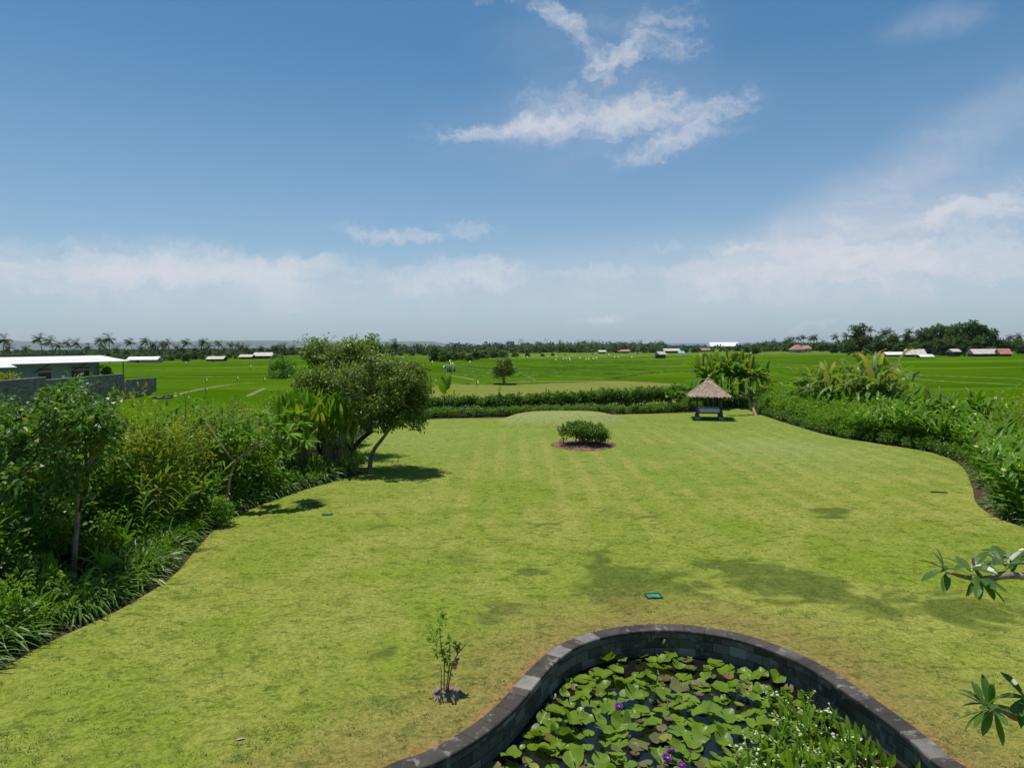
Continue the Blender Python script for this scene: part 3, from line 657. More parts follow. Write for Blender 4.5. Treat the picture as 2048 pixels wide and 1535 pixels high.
def palm(name, h, nf=22, L=4.6, wind=(-.5, -.2), leafw=.42, seedlean=.08):
    root = empty(name); t = MB(); f = MB(); lx, ly = rng.normal(0, seedlean, 2)
    P = np.array([[lx * h * s_ ** 2, ly * h * s_ ** 2, h * s_ - .2 * (s_ == 0)] for s_ in np.linspace(0, 1, 6)]); t.tube(P, np.linspace(.24, .15, 6), 6)
    top = P[-1]; g = nrm(np.array([wind[0], wind[1], -1.0]))
    for k in range(nf):
        a = k * 2.4 + rng.random() * .5; e = math.tan(rng.uniform(-.75, 1.25)); D = np.array([math.cos(a) + wind[0] * .5, math.sin(a) + wind[1] * .5, e]); D /= np.linalg.norm(D)
        n = 11; s_ = np.linspace(0, 1, n); dr = nrm(D[None] + g[None] * (1.1 * s_ ** 1.3)[:, None]); C = top + np.cumsum(dr, 0) * L * rng.uniform(.8, 1.1) / n
        side = nrm(np.cross(dr, (0, 0, 1.))); ln = 1.25 * np.sin(np.pi * np.clip(s_ * .85 + .12, 0, 1)) ** .6
        for sg in (-1, 1): blades(f, C, side * sg + dr * .55 + np.array([0, 0, -.25]), ln, leafw, .35, 1, (1, .15), 0, rng.uniform(-.4, .4, n), cols=2, g=g)
        blades(f, C[:1], D, L, .07, .45, 4, (1, .8, .6, .4, .2), .3, cols=2, g=g)
    kid(f.build('fronds', [M['palm']]), root); kid(t.build('trunk', [M['palmbark']]), root)
    return root
def far_tree(name, h, r, leaf='fartree', nc=34, npc=42, ls=.9, z0=.3, bark='darkbark', trunk=.25):
    root = empty(name); f = MB(); t = MB(); C = dome_pts(nc, r * .82, z0 * h, h * .93, .45); C += rng.normal(0, r * .09, C.shape)
    low = C[:, 2] < (z0 + .12) * h; C[low, :2] *= .75
    for c in C: leaf_clump(f, c, r * rng.uniform(.2, .36), npc, ls, ls * .6, .3, .4, flat=.75)
    t.tube([(0, 0, -.4), (0, 0, h * .35), (rng.normal(0, .1 * r), rng.normal(0, .1 * r), h * .7)], [trunk, trunk * .8, trunk * .3], 7)
    for k in range(5): c = C[rng.integers(nc)]; t.tube([(0, 0, h * .3), c * np.array([.45, .45, .9]), c], [trunk * .5, trunk * .3, trunk * .1], 5)
    kid(f.build('crown', [M[leaf]]), root); kid(t.build('trunk', [M[bark]]), root)
    return root
def ud(a, b): return float(rng.uniform(a, b))

# --- strappy lilies along the left lawn edge (two staggered rows), and around the far bed
straps = [strap_plant('border_lily', ud(.6, .78), 74, m_, .036, ud(.85, 1.15)) for m_ in ('strap', 'strap', 'strap', 'mid', 'bright', 'lance')]
le, ls_ = resample(left_edge, .40); tn = nrm(np.gradient(le, axis=0)); nin = np.stack([-tn[:, 1], tn[:, 0]], 1)
LG = 'strappy lilies edging the left bed'
for i in range(len(le)):
    if le[i, 1] < 9.6 or le[i, 1] > 29.4: continue
    for row in (0, 1, 2):
        if row == 2 and rng.random() < .45: continue
        p = le[i] + nin[i] * (.74 + .36 * row + ud(-.06, .1)) + tn[i] * ud(-.12, .12); sc = ud(.95, 1.3)
        lab = ['dark green strappy lily arching over the soil strip at the lawn edge', 'strappy lily in the middle of the edging row, behind the soil-side lilies', 'strappy lily at the back of the edging row, against the taller shrubs'][row]
        kk = int(rng.integers(4)) if not 14.5 < le[i, 1] < 20.5 else int(rng.choice([1, 3, 4, 5]))
        put(straps[kk], (p[0], p[1], 0), ud(0, 6.28), sc, lab, 'lily', LG)
for px, py in [(690, 930), (705, 922), (722, 926), (700, 912), (680, 940)]:
    p = G(px, py); put(straps[0], (*p, 0), ud(0, 6), 1.0, 'strappy lily at the foot of the leaning dark trunk behind the flowering tree', 'lily', LG)

# --- left bed shrubs
def left_at(Y): return float(np.interp(Y, left_edge[:, 1], left_edge[:, 0]))
P_cro = [shrub('croton_shrub', 1.5, .62, 'yellow', nc=26, npc=24, ls=.17, lw=.06, cr=.22, up=.6) for _ in range(3)]
P_brd = [shrub('broadleaf_shrub', 1.6, .72, 'mid', nc=26, npc=20, ls=.20, lw=.10, cr=.26) for _ in range(3)]
P_drk = [shrub('dark_shrub', 1.8, .75, 'dark', nc=30, npc=26, ls=.15, lw=.07, cr=.26) for _ in range(3)]
P_gin = [cane_plant('ginger_plant', 1.6, 12, 'lance', .46, .09, .4) for _ in range(3)]
P_hel = [banana('heliconia_plant', 3.0, 6, 5, 1.3, .2, 'lance', .5, 2.6, .2, .1, tr=.03) for _ in range(3)]
P_dry = [cane_plant('withered_cane_plant', 1.7, 13, 'pale', .5, .06, .4, .3, 10, .1, 'greybark', 1.1) for _ in range(2)]
P_low = [shrub('low_shrub', .8, .5, 'bright', nc=16, npc=20, ls=.15, lw=.055, cr=.2, fl=None) for _ in range(2)]
kinds = [(P_cro, 'yellow-green croton shrub among the left bed plants', 'shrub'), (P_brd, 'broad-leaved green shrub among the left bed plants', 'shrub'), (P_drk, 'dense dark green shrub among the left bed plants', 'shrub'),
         (P_gin, 'ginger plant with lance leaves among the left bed plants', 'plant'), (P_dry, 'half-withered cane plant among the left bed plants', 'plant')]
Y = 9.0
while Y < 33:
    x0 = left_at(min(Y, 29.2)) - (0 if Y < 29.2 else (Y - 29.2) * .75)
    for off in np.arange(2.1, 5.7, .85):
        k = int(rng.choice(5, p=[.26, .24, .18, .22, .10])); pr, lab, c = kinds[k]
        if off < 2.2 and rng.random() < .5: pr, lab, c = P_low, 'low bright green shrub just behind the edging lilies', 'shrub'
        sc = ud(.55, .85) * (1 + .10 * off) if off < 2.4 else ud(.95, 1.25)
        x = x0 - off + ud(-.3, .3); y = Y + ud(-.4, .4)
        if math.hypot(x + 10.3, y - 16.0) < .9: continue
        put(pr[int(rng.integers(len(pr)))], (x, y, 0), ud(0, 6.28), sc, lab, c, 'shrubs filling the left bed')
    Y += .95
# tall yellow-green shrubs, middle of the left bed
lsh = shrub('tall_lance_shrub', 3.4, 1.15, 'lance', nc=46, npc=22, ls=.32, lw=.075, cr=.36, z0=.15, ns=12, up=.5, droop=.8, stem='greybark')
ysh = [shrub('tall_yellow_shrub', 3.6, 1.15, 'yellow', nc=70, npc=30, ls=.16, lw=.05, cr=.34, z0=.2, ns=12, up=.8, stem='bark') for _ in range(2)]
for px, Yd, top, lab in [(285, 19.5, 795, 'tall feathery yellow-green shrub next to the slender dark tree'), (345, 21.5, 812, 'tall yellow-green shrub in the middle of the left bed'), (235, 21, 790, 'yellow-green shrub showing behind the slender tree crown'),
                         (500, 28, 800, 'yellow-green shrub in front of the rice field, left of the heliconias'), (425, 25.5, 812, 'yellow-green shrub behind the bare frangipani branch'), (465, 24.5, 826, 'yellow-green shrub in front of the tall pale shrub')]:
    zt = ZatY(px, top, Yd); put(ysh[len(lab) % 2], (XatY(px, Yd, top), Yd, 0), ud(0, 6), (1.25, 1.15, zt / 3.3), lab, 'shrub', 'tall yellow-green shrubs')
for px, Yd, top, lab in [(560, 30.5, 796, 'tall long-leaved green shrub just left of the heliconias'), (375, 26, 806, 'tall long-leaved shrub at the back of the left bed against the paddies'), (440, 23.8, 838, 'long-leaved shrub behind the fork of the bare frangipani'), (510, 25.5, 842, 'long-leaved shrub under the right frangipani branch'), (318, 20.5, 850, 'long-leaved shrub between the two feathery yellow-green shrubs'), (200, 19, 880, 'long-leaved shrub right of the slender trunk')]:
    zt = ZatY(px, top, Yd); put(lsh, (XatY(px, Yd, top), Yd, 0), ud(0, 6), (1.15, 1.15, zt / 3.1), lab, 'shrub', 'tall long-leaved shrubs')
ush = shrub('tall_pale_shrub', 3.4, 1.2, 'pale', nc=60, npc=30, ls=.14, lw=.06, cr=.34, z0=.2, ns=12, stem='greybark')
for px, Yd, top, lab in [(455, 27.5, 800, 'tall pale green shrub topping the left bed before the paddies'), (530, 32, 800, 'tall pale green shrub beneath the far bushy field tree'), (395, 24, 815, 'pale green shrub between the two yellow-green shrubs')]:
    zt = ZatY(px, top, Yd); put(ush, (XatY(px, Yd, top), Yd, 0), ud(0, 6), (1.25, 1.15, zt / 3.1), lab, 'shrub', 'tall pale shrubs')
dsh = shrub('tall_dark_shrub', 3.3, 1.3, 'dark', nc=64, npc=34, ls=.15, lw=.065, cr=.36, z0=.15, ns=10, stem='darkbark')
for px, Yd, top, lab in [(20, 19, 815, 'tall dark shrub at the left frame edge below the block wall'), (120, 21.5, 835, 'tall dark shrub behind the slender tree'), (640, 33.5, 800, 'tall dark shrub behind the heliconias'), (470, 30, 830, 'tall dark shrub behind the withered canes'), (330, 24, 850, 'tall dark shrub below the earth path in the paddies'), (95, 18.4, 905, 'tall dark shrub right behind the slender trunk'), (30, 17.2, 930, 'tall dark shrub under the left part of the slender tree crown'), (692, 37, 850, 'tall dark shrub behind the dark leaning trunk'), (655, 36, 820, 'tall dark shrub left of the dark leaning trunk'), (716, 43, 838, 'dark shrub at the far bend of the left lawn edge')]:
    zt = ZatY(px, top, Yd); put(dsh, (XatY(px, Yd, top), Yd, 0), ud(0, 6), (1.15, 1.15, zt / 3.05), lab, 'shrub', 'tall dark shrubs')
# heliconias
for k, (px, Yd, top) in enumerate([(570, 27.5, 800), (600, 28.5, 792), (625, 28, 796), (650, 29, 790), (672, 28.6, 800), (640, 30, 786), (695, 30, 806), (590, 29.5, 792)]):
    zt = ZatY(px, top, Yd); put(P_hel[k % 3], (XatY(px, Yd, top), Yd, 0), ud(0, 6), zt / 3.1, 'tall heliconia with upright paddle leaves left of the flowering tree', 'heliconia', 'heliconias left of the flowering tree')
# fan of palm leaflets, and big soft leaves, low in the left bed
fanp = cane_plant('arching_palm_plant', 1.9, 9, 'bright', .55, .05, .25, .55, 22, .2, 'stem', .5)
for px, py, Yd, lab in [(300, 960, 18.5, 'bright arching palm plant right of the slender trunk'), (20, 1075, 15.5, 'bright arching palm plant at the left frame edge'), (395, 925, 22, 'arching palm plant beside the withered canes')]:
    put(fanp, (XatY(px, Yd, py), Yd, 0), ud(0, 6), 1.0, lab, 'plant', 'arching palm plants')
big = banana('large_leaf_plant', 1.7, 1, 8, .8, .34, 'mid', 0, .8, .5, .05)
for px, Yd, lab in [(100, 14.6, 'large-leaved dark green plant left of the slender trunk'), (205, 15.2, 'large-leaved plant right of the slender trunk foot'), (55, 17, 'large-leaved plant under the left tree crown'), (250, 17, 'large-leaved plant below the yellow-green shrub')]:
    put(big, (XatY(px, Yd, 1100), Yd, 0), ud(0, 6), ud(.6, .75), lab, 'plant', 'large-leaved plants')
# bright shrub in the near left corner, with white and pink flowers
for (px, Yd, sc, lab) in [(15, 12.9, .74, 'bright lime shrub with white flowers in the near left corner'), (85, 14.0, .66, 'bright lime shrub beside the edging lilies, near left corner'), (440, 20.8, .62, 'small lime shrub behind the edging lilies at the lawn bend'), (200, 18, .7, 'small lime shrub behind the slender trunk')]:
    b = shrub('flowering_shrub', 1.55, .82, 'bright', nc=30, npc=26, ls=.20, lw=.065, cr=.26, z0=.15, fl='white' if sc > .65 else 'pink', nfl=4)
    put(b, (XatY(px, Yd, 1200), Yd, 0), ud(0, 6), sc, lab, 'shrub')
# slender tree with dark glossy leaves
c0 = np.array([XatY(146, 16.1, 1160), 16.1, 0]); C = []
for px, py, rx, rz, n in [(130, 795, 42, 24, 12), (55, 850, 70, 32, 18), (185, 850, 45, 36, 14), (110, 870, 95, 40, 22), (25, 905, 50, 50, 13), (130, 925, 60, 30, 8), (205, 830, 20, 20, 4), (50, 965, 50, 40, 9), (120, 960, 45, 25, 6)]:
    for _ in range(n):
        yd = 16.1 + rng.normal(0, .75); C.append([(XatY(px + ud(-rx, rx), yd, py)), yd, ZatY(px, py + ud(-rz, rz), yd)])
t1 = big_tree('slender_tree', [c0, c0 + (.05, 0, .8), c0 + (.1, .05, 1.7), c0 + (.14, 0, 2.5)], np.array(C), 'dark', .17, .085, 70, .32, 'greybark', .075, up=.15, droop=.7)
kid(MB().tube(cat([c0 + (.1, .05, 1.6), c0 + (.30, .1, 2.3), c0 + (.25, .05, 3.2)], 4), np.linspace(.05, .03, 9), 7).build('limb', [M['darkbark']], smooth=True), t1)
tag(t1, 'slender tree with glossy dark green leaves on a bare pale trunk', 'tree')
# flowering starfruit tree leaning over the lawn
def crown_pts(lst):
    C = []
    for px, py, Yd, rx, rz, ry, n in lst:
        d = rdir(n) * (rng.random((n, 1)) ** .4); yd = Yd + d[:, 1] * ry
        C += [[XatY(px + a * rx, y, py), y, ZatY(px, py + b * rz, y)] for (a, _, b), y in zip(d, yd)]
    return np.array(C)
b0 = np.array([*G(738, 946), 0])
def tp(px, py, yd): return np.array([XatY(px, yd, py), yd, ZatY(px, py, yd)])
C = crown_pts([(770, 780, 29.4, 88, 62, 1.9, 62), (820, 770, 29.6, 46, 62, 1.4, 26), (735, 815, 29.2, 58, 32, 1.3, 20), (700, 770, 29.6, 60, 50, 1.5, 22), (812, 832, 29.2, 46, 18, 1.0, 16), (840, 800, 29.5, 26, 45, 1.0, 14), (770, 835, 29.0, 60, 18, 1.2, 14), (760, 730, 29.9, 60, 30, 1.3, 14)])
t2 = big_tree('flowering_tree', [b0, tp(745, 905, 29.5), tp(764, 878, 29.5), tp(776, 862, 29.5)], C, 'tree', .15, .08, 82, .37, 'bark', .105, [('pink', 34), ('franred', 18), ('white', 8)], up=.0, droop=.8)
tag(t2, 'leaning tree with dense olive crown, specked with small pink and white flowers', 'tree')
b1 = np.array([XatY(690, 33.5, 930), 33.5, 0])
C = crown_pts([(665, 745, 33.4, 76, 55, 2.0, 52), (640, 700, 33.6, 42, 26, 1.3, 16), (700, 705, 33.8, 60, 26, 1.4, 18), (615, 770, 33, 30, 45, 1.2, 12), (735, 730, 33.5, 45, 40, 1.4, 14), (690, 735, 33.2, 50, 40, 1.5, 14), (730, 690, 34, 30, 15, .8, 6)])
t3 = big_tree('dark_trunk_tree', [b1, tp(700, 905, 33.5), tp(722, 878, 33.3), tp(744, 862, 33.1)], C, 'tree', .17, .08, 78, .42, 'darkbark', .16, [('franred', 14), ('pink', 14)], up=.25, droop=.6)
tag(t3, 'taller tree with dark leaning trunk behind the flowering tree', 'tree')
# frangipanis
def whorl(mb, p, d, n, L, Wd, droop=.5, mat=0):
    d = np.asarray(d, float) / np.linalg.norm(d); a = np.arange(n) * 2.4 + rng.random() * 6; u = np.cross(d, (0.2, .1, 1.)); u /= np.linalg.norm(u); v = np.cross(d, u); e = rng.uniform(.15, 1.0, n)
    D = np.cos(a)[:, None] * u + np.sin(a)[:, None] * v + d[None] * e[:, None]
    blades(mb, np.asarray(p) + d * rng.uniform(-.05, .03, (n, 1)), D, L * rng.uniform(.7, 1.15, n), Wd * rng.uniform(.85, 1.1, n), droop * rng.uniform(.2, 1.3, n), 5, (.12, .55, .9, 1, .75, .06), .22, rng.uniform(-.5, .5, n), mat)
def frangi(name, segs, tips, L, Wd, n=13, bark='greybark', leaf='fran', r=.03, dots=0, pts=5):
    root = empty(name); t = MB(); f = MB()
    for P, ra, rb in segs: Q = cat(P, 4); t.tube(Q, np.linspace(ra, rb, len(Q)), 8)
    for p, d, k in tips: whorl(f, p, d, int(n * k), L, Wd)
    if dots:
        for i in range(dots): p = tips[int(rng.integers(len(tips)))][0]; blades(f, np.repeat(np.asarray(p)[None], 5, 0) + rng.normal(0, .12, (1, 3)) + (0, 0, .1), rdir(5, .8), .07, .05, .3, 2, (.4, 1, .6), mat=1, cols=2)
    kid(t.build('trunk', [M[bark]], smooth=True), root); kid(f.build('leaves', [M[leaf]] + ([M['gold']] if dots else [])), root)
    return root
def q(px, py, Y): return np.array([XatY(px, Y, py), Y, ZatY(px, py, Y)])
tips = [(q(x, y, yd), d, 1.3) for x, y, yd, d in [(470, 850, 22.6, (.1, -.3, 1)), (500, 868, 22.6, (.4, -.3, .9)), (540, 850, 22.9, (.3, -.2, 1)), (575, 868, 23, (.5, -.3, .7)), (520, 830, 23.5, (0, 0, 1)), (455, 878, 22.6, (-.3, -.4, .7)), (610, 880, 23.4, (.5, -.4, .5)), (600, 850, 23.8, (.2, 0, 1)), (560, 895, 22.8, (.4, -.5, .4)), (400, 848, 22.4, (-.6, 0, .4)), (590, 830, 24.2, (.1, 0, 1))]]
f1 = frangi('frangipani', [([q(455, 985, 22.2), q(470, 925, 22.2), q(515, 892, 22.4), q(560, 882, 22.8), q(600, 868, 23.4)], .05, .025), ([q(470, 925, 22.2), q(442, 890, 22.2), q(415, 850, 22.3), q(400, 848, 22.4)], .04, .02), ([q(515, 892, 22.4), q(520, 860, 23), q(520, 830, 23.5)], .03, .02), ([q(560, 882, 22.8), q(590, 850, 23.6), q(590, 832, 24.2)], .03, .02), ([q(455, 985, 22.2), np.array([XatY(452, 22.2, 1000), 22.2, -.05])], .055, .06)], tips, .52, .11, 20, 'greybark', 'bright')
tag(f1, 'frangipani with bare pinkish grey branches in the left bed', 'frangipani')
gb_ = np.array([*G(1513, 833), 0])
tips = [(q(x, y, yd), (ud(-.4, .4), -.2, 1), 1.2) for x, y, yd in [(1455, 785, 51), (1470, 770, 51), (1490, 762, 51.5), (1510, 758, 52), (1525, 775, 52), (1535, 760, 52.5), (1480, 795, 51), (1500, 780, 51.5), (1460, 798, 51), (1515, 790, 52), (1530, 748, 52.5), (1505, 745, 52), (1545, 770, 52)]]
f2 = frangi('frangipani', [([gb_ - (0, 0, .06), q(1503, 808, 51.3), q(1494, 792, 51.2), q(1478, 782, 51)], .13, .05), ([q(1503, 808, 51.3), q(1512, 800, 51.4), q(1514, 812, 51.3)], .05, .03), ([q(1494, 792, 51.2), q(1505, 770, 51.8), q(1510, 750, 52)], .07, .03), ([q(1494, 792, 51.2), q(1525, 780, 52), q(1538, 762, 52.5)], .05, .03)], tips, .46, .12, 17, 'greybark', 'yellow', dots=5)
tag(f2, 'crooked frangipani leaning over the lawn beside the thatched pavilion', 'frangipani')
Yf = 5.6
tips = [(q(x, y, yd), d, k) for x, y, yd, d, k in [(1892, 1140, 5.7, (-1, .1, .4), .6), (1942, 1142, 5.6, (-.1, -.2, 1), .7), (1962, 1158, 5.5, (.0, -.5, -.5), .85), (2008, 1130, 5.7, (-.3, 0, .7), .9), (1972, 1412, 5.3, (-.7, 0, .6), 1.0), (1985, 1415, 5.25, (.2, -.4, -.3), .4), (2052, 1395, 5.4, (-.5, 0, .2), .8), (2060, 1130, 5.8, (-.2, 0, .8), .9), (2030, 1118, 5.9, (-.3, 0, .8), .5), (2120, 1200, 5.8, (0, 0, 1), 1), (2150, 1330, 5.7, (0, 0, 1), 1)]]
f3 = frangi('frangipani', [([np.array([6.2, 6.0, -.05]), np.array([6.1, 6.0, 1.2]), np.array([5.5, 5.9, 2.5]), q(2140, 1200, 5.8), q(2048, 1152, 5.6), q(1965, 1157, 5.55), q(1925, 1152, 5.6), q(1892, 1142, 5.7)], .06, .008), ([np.array([6.1, 6.0, 1.2]), q(2180, 1450, 5.6), q(2048, 1437, 5.4), q(2005, 1420, 5.3), q(1972, 1412, 5.3)], .05, .012), ([q(1965, 1157, 5.55), q(1950, 1135, 5.6), q(1945, 1112, 5.62)], .016, .01), ([q(2100, 1172, 5.7), q(2060, 1128, 5.8), q(2008, 1128, 5.7)], .02, .01)], tips, .25, .072, 12, 'greybark', 'fran')
tag(f3, 'frangipani branches with glossy leaves reaching in at the right edge', 'frangipani')

# --- far bed: hedge behind the lawn, low border plants before it
hp_, _ = resample(np.array([G(850, 822), G(960, 820), G(1100, 817), G(1250, 813), G(1395, 806)]), .33)
hb = MB(); hs_ = MB()
for i, p in enumerate(hp_):
    ht = np.interp(i / len(hp_), [0, .3, .6, 1], [.95, 1.0, 1.35, 1.55]) + ud(-.12, .14)
    for k in range(8): leaf_clump(hb, np.array([p[0] + ud(-.2, .2), p[1] + 1.2 + ud(-.6, .45), ht * ud(.2, .9)]), .34, 44, .19, .12, .4)
    if i % 3 == 0: hs_.tube([(p[0], p[1] + 1.2, -.05), (p[0] + .1, p[1] + 1.25, ht * .8)], [.03, .012], 5)
hr = empty('hedge', (hp_[0][0], hp_[0][1] + 1.2, 0)); tag(hr, 'long leafy green hedge across the far end of the lawn', 'hedge')
for mb_, nm, mt in ((hb, 'foliage', 'hedge'), (hs_, 'stem', 'darkbark')): o = mb_.build(nm, [M[mt]]); o.parent = hr; o.matrix_parent_inverse = Matrix.Translation(-Vector(hr.location))
fb_ = [shrub('border_shrub', .78, .5, m_, nc=14, npc=24, ls=.15, lw=.06, cr=.2, z0=.2) for m_ in ('dark', 'mid', 'pale', 'yellow')]
bb, _ = resample(np.array([G(840, 836), G(1000, 832), G(1170, 827.5), G(1300, 826), G(1392, 821)]), .52)
for i, p in enumerate(bb):
    for r_ in (0, 1):
        k = int(rng.choice(4, p=[.4, .35, .17, .08])); put(fb_[k], (p[0] + ud(-.15, .15), p[1] + .05 + .6 * r_ + ud(-.1, .1), 0), ud(0, 6), ud(.8, 1.15), ['dark green low border shrub along the foot of the far hedge', 'mid green low border shrub along the foot of the far hedge', 'pale low border shrub along the foot of the far hedge', 'yellowish low border shrub along the foot of the far hedge'][k], 'shrub', 'border shrubs along the far hedge')
cs = shrub('column_shrub', 2.05, .24, 'dark', nc=22, npc=26, ls=.12, lw=.06, cr=.17, z0=.1); put(cs, (XatY(998, 55.5), 55.5, 0), 0, 1, 'narrow column-shaped shrub sticking up from the far hedge', 'shrub')
bn = banana('banana_plant', 2.3, 1, 5, 1.5, .55, 'banana', 0, 1.3, .3, .1); put(bn, (XatY(888, 53), 53, 0), 1, 1, 'banana plant with one upright leaf right of the flowering tree', 'banana plant')
for i, (px, yt, yd) in enumerate([(908, 779, 58), (1092, 776, 60), (1183, 775, 60), (1272, 772, 62)]):
    x = XatY(px, yd, yt); pb = MB().tube([(0, 0, -2.2), (0, 0, ZatY(px, yt, yd))], .035, 6).build('fence_post', [M['darkbark']]); pb.location = (x, yd, 0); tag(pb, 'thin dark fence post standing behind the far hedge', 'post', 'thin posts behind the hedge')
el_ = [banana('elephant_ear', 1.6, 1, 6, .55, .55, 'dark', 0, 1.2, .7, .03) for _ in range(1)]
for px, yd in [(1345, 54.5), (1362, 55.2), (1378, 54.8)]: put(el_[0], (XatY(px, yd), yd, 0), ud(0, 6), 1.15, 'dark elephant ear plant between the hedge and the thatched pavilion', 'plant', 'elephant ears by the pavilion')
# bananas behind the pavilion and in the right bed
bp_ = [banana('banana_plant', 4.2, 4, 9, 2.3, .5, 'banana', .8, 1.05, .75, .4) for _ in range(2)] + [banana('banana_plant', 3.4, 4, 9, 2.3, .42, 'bananapale', .9, .8, .95, .6)]
for k, (px, yd, sc) in enumerate([(1408, 57, .95), (1432, 58.5, 1.0), (1455, 57.5, 1.0), (1478, 58, .98), (1500, 57, .9), (1520, 57.5, .8), (1420, 56, .8)]):
    put(bp_[k % 2], (XatY(px, yd, 780), yd, 0), ud(0, 6), sc, 'banana plant in the clump behind the thatched pavilion', 'banana plant', 'bananas behind the pavilion')
for k, (px, yd, sc) in enumerate([(1700, 46, 1.0), (1735, 45, .95), (1768, 44, 1.1), (1640, 49, .9), (1668, 48, .95), (1752, 47, 1.15), (1720, 48, 1.0), (1795, 43, .9), (1620, 51, .85)]):
    put(bp_[2], (XatY(px, yd, 780), yd, 0), ud(0, 6), sc, 'tattered banana plant rising from the right bed before the paddies', 'banana plant', 'tattered bananas in the right bed')

# --- right bed
right_pts, _ = resample(right_edge, .62); tn = nrm(np.gradient(right_pts, axis=0)); nout = np.stack([-tn[:, 1], tn[:, 0]], 1)
R_hed = [shrub('lime_shrub', 1.15, .72, 'bright', nc=24, npc=26, ls=.17, lw=.07, cr=.25, z0=.15, up=.6) for _ in range(3)]
R_gin = [cane_plant('ginger_plant', 1.35, 14, 'lance', .50, .095, .45, .35, 10, .15, fl='white') for _ in range(3)]
R_drk = [shrub('dark_shrub', .75, .55, 'dark', nc=16, npc=24, ls=.16, lw=.06, cr=.22, z0=.15) for _ in range(2)]
R_str = [strap_plant('border_lily', .6, 40, 'pale', .05, 1.1), strap_plant('border_lily', .62, 42, 'strap', .05, 1.0)]
for i, p in enumerate(right_pts):
    y = p[1]
    if y < 17.5: continue
    for j, off in enumerate((.55, 1.25, 2.0, 2.8, 3.7)):
        if y > 50 and j > 3: continue
        pp = p + nout[i] * (off + ud(-.18, .18)) * -1 if not inside((p + nout[i] * .4)[None], GARDEN)[0] or inside((p + nout[i] * .4)[None], lawn_loop)[0] else p + nout[i] * (off + ud(-.18, .18))
        if inside(pp[None], lawn_loop)[0]: continue
        if j == 0:
            if y < 30: pr, lab, c = R_str[int(rng.random() < .6)], 'strappy lily at the soil edge of the right bed', 'lily'
            else: pr, lab, c = R_drk[int(rng.integers(2))], 'low dark shrub at the soil edge of the right bed', 'shrub'
        elif y > 38: pr, lab, c = R_hed[int(rng.integers(3))], 'lime green shrub in the far half of the right bed', 'shrub'
        else:
            pr, lab, c = (R_gin[int(rng.integers(3))], 'ginger plant with white flowers in the near half of the right bed', 'plant') if rng.random() < .72 else (R_hed[int(rng.integers(3))], 'lime green shrub between the gingers of the right bed', 'shrub')
        put(pr, (pp[0], pp[1], 0), ud(0, 6.28), ud(.85, 1.25) * (.85 if j == 0 else .95 + .12 * j), lab, c, 'plants filling the right bed')
for k, (px, yd, sc, lab) in enumerate([(1835, 38, .62, 'small banana plant behind the middle of the right bed'), (1880, 36.5, .55, 'small leaning banana plant behind the gingers of the right bed'), (1925, 34, .6, 'small banana plant left of the flower spike'), (1590, 52, .7, 'banana plant at the far end of the right bed')]):
    put(bp_[k % 2], (XatY(px, yd, 800) + .8, yd, 0), ud(0, 6), sc, lab, 'banana plant')
rs = shrub('yellow_tipped_shrub', 2.6, 1.3, 'yellow', nc=60, npc=26, ls=.2, lw=.05, cr=.36, z0=.25, ns=9, droop=.9, stem='bark')
put(rs, (XatY(2040, 27.5, 800), 27.5, 0), 0, (1.15, 1.15, 1.5), 'tall yellow-tipped drooping shrub at the right frame edge', 'shrub')
for k, (px, yd, sc) in enumerate([(2015, 21.5, 1.0), (2045, 23.5, 1.15), (1985, 25.5, .85)]):
    b = banana('heliconia_plant', 2.3, 3, 6, 1.0, .34, 'lance', .35, 1.5, .4, .05); put(b, (XatY(px, yd, 900) + 1.2, yd, 0), ud(0, 6), sc, ['broad-leaved heliconia nearest the camera in the right bed', 'tall broad-leaved heliconia at the right frame edge', 'heliconia behind the bulge of the right lawn edge'][k], 'heliconia')
spk = shrub('flower_spike', 1.1, .12, 'yellow', nc=14, npc=20, ls=.10, lw=.04, cr=.10, z0=.3); put(spk, (XatY(1968, 33, 790), 33, 1.5), 0, 1.0, 'thin yellow flower spike standing above the right bed', 'flower')

# --- island bed with the clipped bush
ic = np.array(G(1168, 892)); isl = MB(); a = np.linspace(0, 2 * math.pi, 49)[:-1]
rings = []
for s_, z in ((1.0, .02), (.95, .07), (.7, .10), (.35, .16), (0.02, .2)): rings.append(np.column_stack([ic[0] + np.cos(a) * 1.72 * s_ * (1 + .09 * np.sin(3 * a)), ic[1] + np.sin(a) * 1.75 * s_, np.full(48, z + .02) + rng.uniform(-.02, .02, 48)]))
isl.add(np.vstack(rings), [(k * 48 + i, k * 48 + (i + 1) % 48, (k + 1) * 48 + (i + 1) % 48, (k + 1) * 48 + i) for k in range(4) for i in range(48)])
tag(isl.build('soil_patch', [M['redsoil']], smooth=True), kind='structure')
C = crown_pts([(1165, 862, ic[1], 46, 10, 1.3, 60), (1165, 853, ic[1], 22, 5, .7, 16), (1188, 866, ic[1] - .2, 32, 12, .9, 26), (1143, 857, ic[1], 24, 9, .8, 18), (1205, 872, ic[1] - .3, 14, 8, .5, 8)])
bush = empty('clipped_bush', (ic[0], ic[1], 0)); f = MB(); s = MB()
for c in C: leaf_clump(f, c - np.array([ic[0], ic[1], 0]), .24, 56, .13, .075, .5)
for k in range(13):
    e = C[int(rng.integers(len(C)))] - np.array([ic[0], ic[1], 0]); b = np.array([ud(-.5, .5), ud(-.35, .35), .1]); s.tube(cat([b, b * .6 + e * .4 + rng.normal(0, .08, 3), e], 3), np.linspace(.05, .015, 7), 6)
kid(f.build('foliage', [M['dark']]), bush); kid(s.build('stem', [M['greybark']]), bush); tag(bush, 'flat-topped dark green bush on bare stems in the round soil bed', 'bush')
